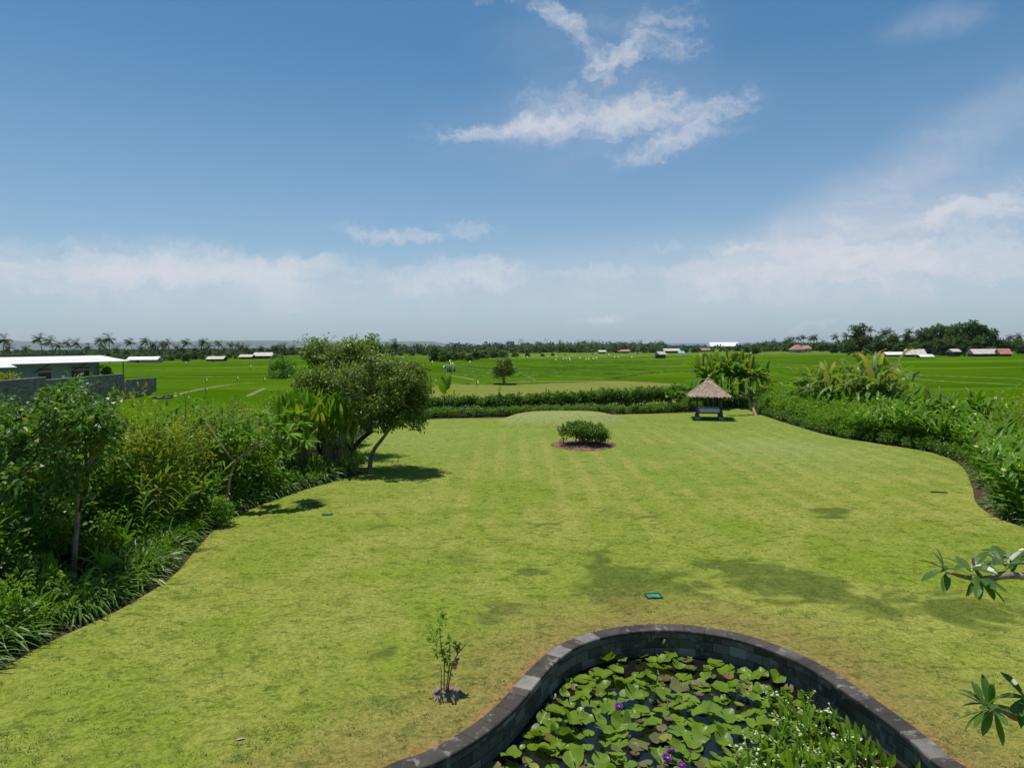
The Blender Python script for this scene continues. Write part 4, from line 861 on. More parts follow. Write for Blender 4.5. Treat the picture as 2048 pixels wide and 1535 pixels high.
sp_ = shrub('small_sapling', .42, .18, 'dark', nc=5, npc=14, ls=.1, lw=.05, cr=.1, z0=.5); put(sp_, (XatY(1126, ic[1], 885), ic[1] + .2, .05), 0, 1, 'tiny sapling at the left end of the round soil bed', 'sapling')
# young rose-like plant by the pond
yp = np.array([*G(890, 1392), 0]); mb = MB(); lf = MB(); fl = MB()
def yq(px, py): return np.array([XatY(px, yp[1], py), yp[1] + ud(-.06, .06), ZatY(px, py, yp[1])]) - np.array([yp[0], yp[1], 0])
stems = [[(887, 1396), (888, 1330), (884, 1300), (880, 1250), (886, 1232)], [(890, 1396), (896, 1350), (900, 1310), (897, 1270)], [(893, 1396), (902, 1340), (912, 1310), (925, 1298), (934, 1284)], [(882, 1396), (883, 1345), (881, 1330)], [(888, 1330), (894, 1315), (900, 1308)], [(916, 1305), (913, 1285)]]
for S_ in stems:
    P = cat([yq(*p) for p in S_], 5); mb.tube(P, np.linspace(.011, .004, len(P)), 5)
    if S_[-1][1] < 1300 and S_[-1][0] < 930:
        n = 34; k = rng.integers(len(P) // 3, len(P), n); blades(lf, P[k] + rng.normal(0, .02, (n, 3)), rdir(n, .2), rng.uniform(.05, .12, n), .045, .5, 2, (.3, 1, .1), .2, rng.uniform(-1, 1, n), cols=2)
for px, py in [(862, 1262), (868, 1275), (880, 1245), (890, 1240), (876, 1300)]: leaf_clump(lf, yq(px, py), .10, 13, .09, .045)
ro = empty('rose_bush', yp); kid(mb.build('stem', [M['bark']]), ro); kid(lf.build('foliage', [M['bright']]), ro)
for c_, mt in ((yq(909, 1329), 'pink'), (yq(914, 1318), 'deadleaf')):
    fm = MB(); blades(fm, np.repeat(c_[None], 14, 0), rdir(14, -.3), .06, .05, .3, 3, None, .4); kid(fm.build('flower', [M[mt]]), ro)
tag(ro, 'spindly young rose bush with one pink flower beside the pond', 'rose bush')
a = np.linspace(0, 2 * math.pi, 25)[:-1]; rings = [np.column_stack([yp[0] + .02 + np.cos(a) * .26 * s_ * (1 + .15 * np.sin(3 * a + 1)), yp[1] + np.sin(a) * .24 * s_, np.full(24, .032 + z) + rng.uniform(-.008, .008, 24)]) for s_, z in ((1, 0), (.8, .05), (.5, .055), (.25, .04), (.02, .03))]
tag(MB().add(np.vstack(rings), [(k * 24 + i, k * 24 + (i + 1) % 24, (k + 1) * 24 + (i + 1) % 24, (k + 1) * 24 + i) for k in range(4) for i in range(24)]).build('earth_mound', [plain('dry_earth', (.20, .145, .085), .95, .4, 9, .1, 1.0)], smooth=True), kind='structure')
# lawn lights / covers and weeds
def cover(px, py, wx, wy, label, rz=0):
    c = G(px, py); root = empty('drain_cover', (c[0], c[1], .03 + float(mound(*c))), rz); fr = MB()
    for lo, hi in (((-wx, -wy, -.02), (wx, -wy + .03, .03)), ((-wx, wy - .03, -.02), (wx, wy, .03)), ((-wx, -wy + .03, -.02), (-wx + .03, wy - .03, .03)), ((wx - .03, -wy + .03, -.02), (wx, wy - .03, .03))): fr.box(lo, hi)
    kid(fr.build('frame', [M['darkmetal']]), root)
    kid(MB().box((-wx + .032, -wy + .032, -.02), (wx - .032, wy - .032, .018)).box((-.05, -wy + .06, .018), (.05, wy - .06, .026)).build('lid', [M['greenplastic']]), root); tag(root, label, 'drain cover')
cover(1307, 1195, .17, .14, 'square drain cover with green lid in the lawn above the pond', .1)
cover(655, 1031, .17, .09, 'small green cover in the lawn near the left bed shade', .2)
cover(1878, 986, .26, .07, 'narrow green cover in the lawn near the right bed', -.25)
dlf = MB(); c = G(472, 1485); blades(dlf, [(0, 0, .04)], [(1, .5, .05)], .13, .05, .1, 3, None, .4); o = dlf.build('fallen_leaf', [M['deadleaf']]); o.location = (*c, 0); tag(o, 'dry brown fallen leaf on the near lawn', 'leaf')
# grass tufts
tf = MB(); n = 3600; yy = 8.2 + 26 * rng.random(n) ** 1.5; xx = rng.uniform(-.78, .78, n) * yy; P = np.stack([xx, yy], 1); P = P[inside(P, lawn_loop) & ~inside(P, offset_loop(pond_out, -.1 * INW))]
dens_ = np.sin(P[:, 0] * 1.3 + np.sin(P[:, 1] * .9) * 1.7) * np.sin(P[:, 1] * 1.1 + np.sin(P[:, 0] * .7) * 1.5); P = P[(dens_ > -.25) | (rng.random(len(P)) < .35)]
k = 20; sg = np.repeat(rng.uniform(.02, .075, len(P)) * (.6 + P[:, 1] / 26), k)[:, None]; PP = np.repeat(P, k, 0) + rng.normal(0, 1, (len(P) * k, 2)) * sg * np.array([1.4, 1]); ok = ~inside(PP, offset_loop(pond_out, -.05 * INW)) & inside(PP, lawn_loop); PP = PP[ok]; nn = len(PP)
blades(tf, np.column_stack([PP, .025 + mound(PP[:, 0], PP[:, 1])]), rdir(nn, .7), rng.uniform(.025, .06, nn), .011, .6, 2, (1, .8, .1), 0, cols=2)
lg = MB(); n = 150000; yy = 8.0 + 13 * rng.random(n) ** 1.9; xx = rng.uniform(-.78, .78, n) * yy; P = np.stack([xx, yy], 1)
P = P[inside(P, lawn_loop) & ~inside(P, offset_loop(pond_out, -.06 * INW))]; nn = len(P)
blades(lg, np.column_stack([P, .026 + mound(P[:, 0], P[:, 1])]), rdir(nn, .5), rng.uniform(.02, .045, nn), .007, .5, 1, (1, .15), 0, cols=2)
tag(lg.build('lawn_grass', [leafmat('lawn_blade', (.125, .165, .022), (.260, .265, .060), .6, .3)]), kind='stuff')
tag(tf.build('grass_tuft', [leafmat('tuft_grass', (.050, .095, .016), (.115, .165, .028), .7, .2)]), kind='stuff')

# ------------------------------------------------------------------ pond plants
def pad_mesh(name, r, curl, wav, notch=.16, mat='pad'):
    n = 22; a = np.linspace(notch, 2 * math.pi - notch, n); rows = [np.array([[.12 * r, 0, .006]])]; mb = MB(); V = [(0.0, 0, .004)]
    ph = rng.random(4) * 6; fold = rng.random() * 6.28
    for s_ in (.45, .8, 1.0):
        rr = r * s_ * (1 + .05 * np.sin(3 * a + ph[0]) + .04 * np.sin(5 * a + ph[1])); x = np.cos(a) * rr; y = np.sin(a) * rr
        z = .004 + wav * r * s_ ** 3 * np.sin(4 * a + ph[2]) + wav * .6 * r * s_ ** 3 * np.sin(9 * a + ph[3])
        d = x * math.cos(fold) + y * math.sin(fold); z = z + curl * np.maximum(d - .15 * r, 0) * 1.1 + .25 * curl * np.abs(y) + .012 * s_
        V += list(np.stack([x, y, z], 1))
    t = [(0, 1 + i, 2 + i) for i in range(n - 1)]; qd = [(1 + k * n + i, 1 + (k + 1) * n + i, 1 + (k + 1) * n + i + 1, 1 + k * n + i + 1) for k in range(2) for i in range(n - 1)]
    return MB().add(V, qd, t).build(name, [M[mat]], smooth=True)
pads = [pad_mesh('lily_pad', .19, c_, w_) for c_, w_ in ((.0, .05), (.05, .08), (.3, .1), (.6, .1), (.15, .12), (.9, .08), (.4, .12), (.1, .06))]
padb = [pad_mesh('lily_pad', .19, c_, w_, mat='padbrown') for c_, w_ in ((.0, .03), (.15, .06), (.5, .05))]
inner = offset_loop(pond_out, .36 * INW); pts = []; tries = 0
while len(pts) < 294 and tries < 60000:
    tries += 1; y = ud(7.6, 13.4); x = ud(-1.5, 6.4)
    if not inside(np.array([[x, y]]), inner)[0]: continue
    if abs(x / y) > .78 or y < 7.7: continue
    right = (x - 2.6) / 3.0 + (10.6 - y) / 3.6
    if right > .75 and rng.random() < .8: continue
    r_ = ud(.42, .95); gap = math.sin(x * 2.1 + 1) * math.sin(y * 1.7 + x) > .55
    if gap and rng.random() < .5: continue
    if any((x - a_) ** 2 + (y - b_) ** 2 < (.125 * (r_ + c_)) ** 2 for a_, b_, c_ in pts): continue
    pts.append((x, y, r_))
for i, (x, y, r_) in enumerate(pts):
    brn = rng.random() < np.clip(.95 - (x + 1.2) * .28 - (y - 8.3) * .22, .04, .8); z = WZ + .008 + .0035 * (i % 9)
    folded = (not brn) and rng.random() < .62
    pr = padb[int(rng.integers(3))] if brn else pads[int(rng.choice([2, 3, 4, 5, 6]))] if folded else pads[int(rng.choice([0, 1, 7]))]
    lab = 'olive brown lily pad lying flat on the dark pond' if brn else ('bright green lily pad with one side lifted or folded up' if folded else 'bright green lily pad lying flat on the dark pond')
    put(pr, (x, y, z + (ud(.03, .08) if folded else 0)), ud(0, 6.28), r_, lab, 'lily pad', 'lily pads on the pond', (ud(-.32, .32), ud(-.32, .32)) if folded else (ud(-.02, .02), ud(-.02, .02)))
sm = MB(); k2 = 0
while k2 < 420:
    y = ud(7.6, 13.3); x = ud(-1.5, 6.4)
    if not inside(np.array([[x, y]]), inner)[0] or abs(x / y) > .78: continue
    k2 += 1; r_ = ud(.035, .10); n = 11; a = np.linspace(.2, 6.08, n) + ud(0, 6); z = WZ + ud(.004, .07); tx, ty = rng.normal(0, .25, 2)
    ex = np.cos(a) * r_ * (1 + .08 * np.sin(3 * a)); ey = np.sin(a) * r_
    sm.add(np.vstack([[(x, y, z)], np.column_stack([x + ex, y + ey, z + ex * tx + ey * ty + .012])]), t=[(0, i + 1, i + 2) for i in range(n - 1)], mat=int(rng.choice(3, p=[.62, .26, .12])))
tag(sm.build('young_lily_pads', [M['pad'], M['padbrown'], leafmat('brown_pad', (.10, .05, .02), (.20, .13, .04), .5, .1)]), kind='stuff')
def lily_flower(name, r):
    root = empty(name); s = MB().tube([(0, 0, -.2), (.01, 0, -.05), (0, 0, 0)], .006, 6); kid(s.build('stem', [M['stem']]), root); f = MB()
    for n, e, L in ((10, .35, 1), (9, .8, .9), (7, 1.5, .75)): a = np.arange(n) / n * 6.28 + rng.random(); blades(f, np.stack([np.cos(a), np.sin(a), 0 * a], 1) * .008, np.stack([np.cos(a), np.sin(a), np.full(n, e)], 1), r * L, r * .42, .1, 4, (.5, .9, 1, .7, .05), .3)
    kid(f.build('petals', [M['purple']]), root); c = MB(); n = 22; blades(c, rng.normal(0, .006, (n, 3)) * np.array([1, 1, .2]) + (0, 0, .005), rdir(n, 1.6), r * .42, .012, .1, 2, (1, 1, .6), cols=2); kid(c.build('stamens', [M['gold']]), root); return root
lfp = lily_flower('water_lily', .066)
for px, py, sc, lab in [(1105, 1356, .8, 'purple water lily closest to the left pond wall'), (1185, 1339, .7, 'small purple water lily under the far left of the pond wall'), (1237, 1413, 1.15, 'open purple water lily alone over dark water in the left half of the pond'), (1337, 1404, .9, 'purple water lily in the middle of the pond'),
                        (1381, 1370, .8, 'half closed purple water lily on the far side of the pond'), (1482, 1365, 1.0, 'upper purple water lily of the pair beside the curled pink leaf'), (1478, 1379, .9, 'lower purple water lily of the pair beside the curled pink leaf'), (1343, 1502, 1.15, 'upper open purple water lily of the near trio'),
                        (1332, 1516, 1.2, 'largest open purple water lily, left of the near trio'), (1381, 1504, .7, 'small purple water lily right of the near trio'), (1363, 1530, .9, 'purple water lily cut by the bottom frame edge'), (1857, 1532, .8, 'purple water lily at the foot of the right pond wall')]:
    x, y = G(px, py, WZ + .16); put(lfp, (x, y, WZ + .16), ud(0, 6), sc, lab, 'water lily', 'purple water lilies', (R(22), ud(-.3, .3)))
fm = MB(); blades(fm, np.zeros((9, 3)), rdir(9, .8), .07, .04, .1, 3, None, .3); x, y = G(932, 1529, WZ + .1); o = fm.build('lily_bud', [M['pink']]); o.location = (x, y, WZ + .1); tag(o, 'bright pink lily bud at the near foot of the left pond wall', 'flower')
cl = MB(); blades(cl, [(0, 0, 0)], [(.25, 0, 1)], .24, .12, .5, 5, (.4, .8, 1, .8, .5, .1), .9); o = cl.build('curled_leaf', [M['deadleaf']]); x, y = G(1492, 1395, WZ); o.location = (x, y, WZ + .02); tag(o, 'curled pinkish dry leaf standing among the lily pads', 'leaf')
def arrow_plant(name, n=9, h=.42, flow=0):
    root = empty(name); s = MB(); f = MB(); fw = MB()
    for k in range(n):
        a = rng.random() * 6.28; le = ud(.05, .4); hh = h * ud(.5, 1.2); b = np.array([math.cos(a), math.sin(a), 0]) * ud(0, .12) + (0, 0, -.08); e = np.array([math.cos(a) * le * hh, math.sin(a) * le * hh, hh])
        s.tube(cat([b, b * .5 + e * .5 + (0, 0, .05), e], 3), np.linspace(.009, .005, 7), 5)
        blades(f, [e], [(math.cos(a) * .35, math.sin(a) * .35, 1)], ud(.13, .24), ud(.055, .10), ud(.05, .5), 5, (.25, .8, 1, .85, .5, .05), .25, ud(-1.2, 1.2))
    for k in range(flow):
        a = rng.random() * 6.28; L_ = ud(.4, .75); e = np.array([math.cos(a) * L_ * .8, math.sin(a) * L_ * .8, ud(.15, .5)]); P = cat([(0, 0, 0), e * .5 + (0, 0, .14), e], 4); s.tube(P, .005, 4)
        for m_ in range(1 + int(rng.random() < .45)): q_ = P[-1 - m_ * 2] + rng.normal(0, .015, 3); blades(f, np.repeat(q_[None], 6, 0), rdir(6, .8), .026, .026, .1, 2, (.5, 1, .7), mat=1, cols=2)
        j = rng.integers(2, len(P) - 1, 3); blades(f, P[j], rdir(3, .5), .11, .04, .4, 3, None, .2)
    kid(s.build('stem', [M['arrow']]), root); kid(f.build('leaves', [M['arrow'], M['white']]), root)
    return root
ap = [arrow_plant('water_plant', 7, .40) for _ in range(3)] + [arrow_plant('water_plant', 5, .30, 6) for _ in range(3)]
cnt = 0; pl = []; inner2 = offset_loop(pond_out, .75 * INW)
while cnt < 74:
    x, y = ud(1.0, 6.2), ud(7.5, 12.0)
    if not inside(np.array([[x, y]]), inner2)[0]: continue
    right = (x - 2.6) / 3.0 + (10.6 - y) / 3.6
    if right < .62 + ud(-.15, .1) or any((x - a_) ** 2 + (y - b_) ** 2 < .06 for a_, b_ in pl): continue
    pl.append((x, y)); cnt += 1; k = int(rng.choice(6, p=[.12, .12, .12, .21, .21, .22]))
    put(ap[k], (x, y, WZ), ud(0, 6.28), ud(.75, 1.1), 'upright paddle-leaved water plant in the near right of the pond' if k < 3 else 'water plant with trailing white-flowered stems in the right of the pond', 'water plant', 'water plants in the right half of the pond')
for px, py, lab in [(1265, 1275, 'left pale fern growing from the far pond wall'), (1330, 1275, 'right pale fern growing from the far pond wall')]:
    x, y = G(px, py, -.08); f = MB(); blades(f, np.zeros((12, 3)), rdir(12, -.1) + np.array([0, -.6, 0]), .16, .03, 1.3, 4, None, .2); o = f.build('wall_fern', [M['pale']]); o.location = (x, y - .03, -.08); tag(o, lab, 'fern', 'ferns on the pond wall')

# ------------------------------------------------------------------ thatched pavilion
gl, gr_ = np.array(G(1394, 840)), np.array(G(1437, 834.5)); ax = (gr_ - gl); wdt = 1.72; ang = R(-13)
gc = gl + np.array([math.cos(ang) * wdt / 2 - math.sin(ang) * wdt / 2, math.sin(ang) * wdt / 2 + math.cos(ang) * wdt / 2])
gz = empty('thatched_pavilion', (gc[0], gc[1], lz(*gc)), ang); gz.scale = (.93, .93, .96); tag(gz, 'small open pavilion with thatched pyramid roof at the far end of the lawn', 'pavilion')
h2 = wdt / 2
for sx in (-1, 1):
    for sy in (-1, 1):
        ft = MB().box((sx * h2 - .17, sy * h2 - .17, -.1), (sx * h2 + .17, sy * h2 + .17, .22)); kid(ft.build('footing', [M['stone']]), gz)
        ps = MB()
        for z0, z1, r0 in ((.22, .30, .14), (.30, .46, .10), (.46, .54, .12), (.54, .8, .07), (.8, .86, .09), (.86, 1.86, .05)): ps.box((sx * h2 - r0, sy * h2 - r0, z0), (sx * h2 + r0, sy * h2 + r0, z1))
        kid(ps.build('post', [M['wood']]), gz)
bmz = MB()
for s_ in (-1, 1): bmz.box((-h2 - .3, s_ * h2 - .05, 1.86), (h2 + .3, s_ * h2 + .05, 1.98)); bmz.box((s_ * h2 - .05, -h2 + .052, 1.862), (s_ * h2 + .05, h2 - .052, 1.978))
kid(bmz.build('beam', [M['wood']]), gz)
kid(MB().box((-h2 - .02, -h2 - .02, .46), (h2 + .02, h2 + .02, .54)).build('deck', [M['wood']]), gz)
cu = MB().box((-h2 + .10, -h2 - .01, .542), (h2 - .10, h2 - .1, .82)); cush = cu.build('mattress', [M['mattress']]); bv = cush.modifiers.new('bevel', 'BEVEL'); bv.width = .04; bv.segments = 3; kid(cush, gz)
rf = MB(); n = 14; lev = []
for k, (s_, z) in enumerate([(1.0, 1.70), (1.02, 1.78), (.94, 1.89), (.72, 2.12), (.5, 2.36), (.3, 2.62), (.15, 2.82), (.10, 2.92)]):
    e = 1.50 * s_; per = []
    for (ax_, ay_), (bx_, by_) in zip([(-1, -1), (1, -1), (1, 1), (-1, 1)], [(1, -1), (1, 1), (-1, 1), (-1, -1)]):
        for i in range(n): t_ = i / n; per.append(((ax_ * (1 - t_) + bx_ * t_) * e, (ay_ * (1 - t_) + by_ * t_) * e, z + rng.uniform(-.02, .02)))
    lev.append(np.array(per) + rng.normal(0, .012, (4 * n, 3)))
m = 4 * n; rf.add(np.vstack(lev), [(k * m + i, k * m + (i + 1) % m, (k + 1) * m + (i + 1) % m, (k + 1) * m + i) for k in range(7) for i in range(m)])
rf.add(np.vstack([lev[0], lev[0] * np.array([.1, .1, 1]) + (0, 0, 1.15)]), [(i, m + i, m + (i + 1) % m, (i + 1) % m) for i in range(m)])
nf_ = 1500; sdn = rng.integers(0, 4, nf_); tt = rng.uniform(-1, 1, nf_); ss = rng.random(nf_) ** .6; zf = 2.88 - ss * 1.12; e = 1.50 * (.10 + .92 * ss); ca_, sa_ = np.cos(sdn * math.pi / 2), np.sin(sdn * math.pi / 2)
bx, by = tt * e, -e; P = np.stack([bx * ca_ - by * sa_, bx * sa_ + by * ca_, zf + .02], 1); D = np.stack([sa_, -ca_, np.full(nf_, -.72)], 1) + rng.normal(0, .12, (nf_, 3)) + np.array([0, 0, .1])
blades(rf, P, D, .22, .05, .05, 2, (.9, 1, .5), .1, cols=2)
kid(rf.build('roof', [M['thatch']]), gz)
kid(MB().tube([(0, 0, 2.88), (0, 0, 2.98), (0, 0, 3.06), (.02, 0, 3.18), (.03, .02, 3.3)], [.16, .19, .09, .12, .03], 9).build('finial', [M['thatch']]), gz)

# ------------------------------------------------------------------ neighbour house and walls
def brick_uv(o):
    me = o.data; co = np.zeros(len(me.vertices) * 3); me.vertices.foreach_get('co', co); co = co.reshape(-1, 3); setuv(o, np.column_stack([co[:, 0] + co[:, 1], co[:, 2], 0 * co[:, 0]]))
def wallseg(pa, pb, ya, yb, zb, za_top, zb_top, th, label, name='block_wall'):
    a_ = np.array([XatY(pa, ya, 780), ya]); b_ = np.array([XatY(pb, yb, 780), yb]); d = b_ - a_; L = np.linalg.norm(d); o = empty(name, (a_[0], a_[1], 0), math.atan2(d[1], d[0])); n = max(2, int(L / .4)); mb = MB(); cpm = MB()
    mb.add([(0, 0, zb), (L, 0, zb), (L, 0, zb_top), (0, 0, za_top), (0, th, zb), (L, th, zb), (L, th, zb_top), (0, th, za_top)], [(0, 1, 2, 3), (5, 4, 7, 6), (3, 2, 6, 7), (1, 5, 6, 2), (4, 0, 3, 7)])
    cpm.add([(0, -.05, za_top + .003), (L + .03, -.05, zb_top + .003), (L + .03, th + .05, zb_top + .003), (0, th + .05, za_top + .003), (0, -.05, za_top + .08), (L + .03, -.05, zb_top + .08), (L + .03, th + .05, zb_top + .08), (0, th + .05, za_top + .08)], [(0, 1, 5, 4), (1, 2, 6, 5), (2, 3, 7, 6), (3, 0, 4, 7), (4, 5, 6, 7), (3, 2, 1, 0)])
    w_ = mb.build('wall', [M['block']]); brick_uv(w_); kid(w_, o); kid(cpm.build('capping', [M['stone']]), o)
    for s_ in np.arange(3, L - 1, 4.2): pi = MB().box((s_, -.035, zb), (s_ + .28, -.003, za_top + (zb_top - za_top) * s_ / L - .01)); kid(pi.build('pier', [M['block']]), o); brick_uv(pi_o) if False else None
    tag(o, label, 'wall'); return o
zw = lambda px, py, y: ZatY(px, py, y)
for wname, args in (('block_wall', (-40, 92, 60, 68, -1.6, zw(-40, 766, 60), zw(92, 755, 68), .2, 'grey block wall with stepped top at the left frame edge')), ('block_wall', (93, 249, 68.3, 86, -1.8, zw(93, 761, 68), zw(249, 748, 86), .2, 'long grey block wall before the house with the white roof')), ('block_wall', (250, 313, 88, 99, -1.9, zw(250, 760, 88), zw(313, 755.5, 99), .2, 'lower end piece of the grey block wall beside the paddies'))):
    wl_ = wallseg(*args[:-1], args[-1], wname)
    for ch in KIDS[wl_.name]:
        if ch.name.startswith('pier'): brick_uv(ch)
rub = MB(); xr, yr, zr = GF(322, 797)
for k in range(7): rub.box((ud(-1.6, 1.6), ud(-.5, .5), -.3), (ud(-1.6, 1.6) + .7, ud(-.5, .5) + .6, ud(.1, .45)), rz=ud(0, 3))
o = rub.build('rubble_heap', [M['block']]); brick_uv(o); o.location = (xr, yr, zr); tag(o, 'low dark heap of blocks at the end of the grey wall', 'rubble')
# house: local x along the facade
ya, yb = 92, 112; A = np.array([XatY(-120, ya, 740), ya]); B = np.array([XatY(199, yb, 740), yb]); d = B - A; Lh = np.linalg.norm(d); ha = math.atan2(d[1], d[0]); zg = -1.6
hs = empty('house', (A[0], A[1], 0), ha); tag(hs, 'low grey house with white sloping sheet roof behind the block wall', 'house')
ze = ZatY(199, 723, yb)
kid(MB().box((0, 0, zg), (Lh, 9, ze + .4)).build('wall', [M['greyw']]), hs)
def roofslab(x0, x1, y0, y1, z0, z1, th, name, mat):
    V = [(x0, y0, z0), (x1, y0, z0), (x1, y1, z1), (x0, y1, z1)]; V += [(a_, b_, c_ + th) for a_, b_, c_ in V]
    return kid(MB().add(V, [(3, 2, 1, 0), (4, 5, 6, 7), (0, 1, 5, 4), (1, 2, 6, 5), (2, 3, 7, 6), (3, 0, 4, 7)]).build(name, [M[mat]]), hs)
roofslab(-6, Lh + 3.6, -2.6, 5.0, ze - .05, ze + .85, .12, 'roof', 'whiteroof')
roofslab(-6, Lh + .6, 5.05, 10.0, ze + 1.0, ze + .75, .3, 'back_roof', 'darkmetal')
roofslab(-8, Lh * .32, -4.6, -2.7, ze - .42, ze - .02, .1, 'lower_roof', 'whiteroof')
def hx(px):                                   # distance along the facade seen at photo column px
    s_ = np.linspace(0, 1, 4001); X = A[0] + d[0] * s_; Yy = A[1] + d[1] * s_; return float(s_[np.argmin(abs(X / Yy - (px - 1024) / F))] * Lh), float(A[1] + d[1] * s_[np.argmin(abs(X / Yy - (px - 1024) / F))])
for x0p, x1p, yt, yb_, cur in [(77, 101, 746, 758, 0), (143, 165, 742, 753, 1)]:
    x0, Y0 = hx(x0p); x1, _ = hx(x1p); zt = ZatY(x0p, yt, Y0); zb = zt - 1.15
    wi = kid(MB().box((x0, -.06, zb), (x1, -.004, zb + .06)).box((x0, -.06, zt - .06), (x1, -.004, zt)).box((x0, -.06, zb + .062), (x0 + .06, -.004, zt - .062)).box((x1 - .06, -.06, zb + .062), (x1, -.004, zt - .062)).build('window', [M['darkmetal']]), hs)
    kid(MB().box((x0 + .062, -.03, zb + .064), (x1 - .062, -.006, zt - .064)).build('pane', [M['glass']]), wi)
    if cur: kid(MB().box((x0 + .8, -.045, zb + .07), (x1 - .07, -.032, zt - .07)).build('curtain', [M['curtain']]), wi)
    kid(MB().box((x0 - .05, -.3, zt + .42), (x1 + .05, -.004, zt + .62)).build('awning_board', [M['redpaint']]), hs)
x0, Y0 = hx(167); x1, _ = hx(178); zt = ZatY(167, 740.5, Y0); dr_ = kid(MB().box((x0, -.05, zt - 2.0), (x1, -.004, zt)).build('door', [M['redpaint']]), hs); kid(MB().box((x0 + .1, -.07, zt - .9), (x1 - .1, -.052, zt - .12)).build('louvre', [M['glass']]), dr_)
kid(MB().box((x0, -.2, zt + .3), (x1, -.004, zt + .62)).build('awning_board', [M['redpaint']]), hs)
for px in (70, 145): x0, Y0 = hx(px); kid(MB().tube([(x0 - .2, -.05, ze - 1.4), (x0 + 1.1, -2.1, ze - .02)], .07, 5).build('roof_bracket', [M['darkmetal']]), hs)
kid(MB().tube([(Lh + 3.0, -1.6, zg), (Lh + 3.0, -1.6, ze)], .09, 6).build('post', [M['darkmetal']]), hs)
yt_ = far_tree('garden_tree', 4.6, 2.4, 'yellow', 30, 34, .45, .15); put(yt_, (XatY(22, 72, 740), 72, -1.3), 0, 1.0, 'yellow-green tree in front of the white-roofed house', 'tree')
gt_ = far_tree('garden_tree', 4.2, 2.3, 'mid', 28, 34, .5, .1); put(gt_, (XatY(212, 112, 740), 112, -1.6), 0, 1.0, 'dark bush by the right end of the white-roofed house', 'tree')

# ------------------------------------------------------------------ trees and palms beyond
palms = [palm('coconut_palm', ud(14, 16), int(rng.integers(24, 30)), ud(4.4, 5.2)) for _ in range(6)]
def put_palm(px, ytop, yd, lab, grp):
    x = XatY(px, yd, 700); z0 = fieldz(x, yd); k = int(rng.integers(6)); hh = palms_h[k]; zt = ZatY(px, ytop, yd); sc = ud(.66, .82) * (1 if yd < 450 else 1.15); put(palms[k], (x, yd, max(zt - (hh + 2.6) * sc, z0 - 7)), ud(-.5, .5), sc, lab, 'palm', grp)
palms_h = [max(v.co.z for c in KIDS[p.name] if c.name.startswith('trunk') for v in c.data.vertices) for p in palms]
LPX = [(5, 668, 250), (25, 688, 330), (86, 668, 300), (108, 673, 310), (122, 684, 350), (140, 678, 330), (155, 678, 340), (170, 686, 350), (196, 673, 300), (219, 667, 300), (205, 684, 340), (240, 690, 380), (266, 676, 330), (288, 674, 330), (300, 684, 360), (313, 682, 340), (324, 680, 345), (341, 679, 350), (356, 688, 390), (379, 677, 350), (392, 690, 400), (401, 682, 380), (415, 676, 350), (424, 686, 380), (436, 679, 370), (446, 692, 420), (464, 683, 390), (478, 684, 400), (489, 687, 400), (500, 689, 410), (549, 688, 430), (556, 690, 430), (565, 687, 430), (574, 685, 425), (590, 690, 440), (781, 678, 240), (520, 697, 450), (60, 690, 360), (280, 690, 380), (370, 690, 390)]
for px, yt, yd in LPX: put_palm(px, yt, yd, 'windswept coconut palm in the grove beyond the left paddies' if px < 700 else 'single coconut palm rising right behind the dark-trunk tree', 'coconut palms beyond the left paddies')
for px, yt, yd in [(1543, 677, 620), (1557, 682, 640), (1565, 677, 600), (1579, 672, 600), (1586, 673, 610), (1597, 671, 600), (1607, 669, 600), (1621, 671, 600), (1627, 670, 610), (1636, 669, 600), (1672, 667, 420), (1691, 664, 420), (1684, 672, 400), (1742, 652, 380), (1768, 658, 370), (1782, 656, 370), (1819, 656, 370), (1740, 668, 350), (2020, 668, 420), (2038, 666, 420), (1875, 690, 300), (1895, 693, 305), (1755, 668, 350), (1730, 672, 350)]:
    put_palm(px, yt, yd, 'coconut palm standing above the trees beyond the right paddies', 'coconut palms beyond the right paddies')
ft = [far_tree('distant_tree', ud(6, 8), ud(3.2, 4.2), m_, 34, 40, .85, .08) for m_ in ('fartree', 'fartree', 'farlight', 'fartree')]
def put_tree(pr, h0, px, ytop, yd, lab, grp, wide=1.0):
    x = XatY(px, yd, 700); z0 = fieldz(x, yd); zt = ZatY(px, ytop, yd); sc = (zt - z0) / h0; put(pr, (x, yd, z0), ud(0, 6), (sc * wide, sc * wide, sc), lab, 'tree', grp)
for i in range(46):
    px = 5 + i * 12.5 + ud(-5, 5); yd = ud(330, 430) + (40 if px > 450 else 0)
    put_tree(ft[i % 4], 7.0, px, ud(703, 711) + (1 if px > 460 else 0), yd, 'low bushy tree between the palms beyond the left paddies', 'low trees under the left palms', ud(1.0, 1.5))
put_tree(ft[0], 7.0, 426, 722, 300, 'tiny lone dark bush in the left paddies', None)
bt = far_tree('field_tree', 5.6, 3.6, 'mid', 44, 46, .42, .05); x, y, z = GF(566, 756); put(bt, (x, y, z), 0, .92, 'bushy tree standing in the paddies left of the dark-trunk tree', 'tree')
bt2 = far_tree('field_tree', 5.6, 2.75, 'tree', 50, 60, .34, .30, 'bark', .3); x, y, z = GF(1008, 769); sc = (ZatY(1010, 711, y) - z) / 5.6; put(bt2, (x, y, z), 2.0, sc, 'lone round tree in the middle of the rice paddies', 'tree')
tl = far_tree('distant_tree', 14, 4.6, 'fartree', 40, 46, .8, .3); put(tl, (XatY(738, 130, 690), 130, fieldz(XatY(738, 130, 690), 130)), 0, (.75, .75, (ZatY(738, 666, 130) + 1.5) / 13.6), 'rounded tree top showing behind the dark-trunk tree', 'tree')
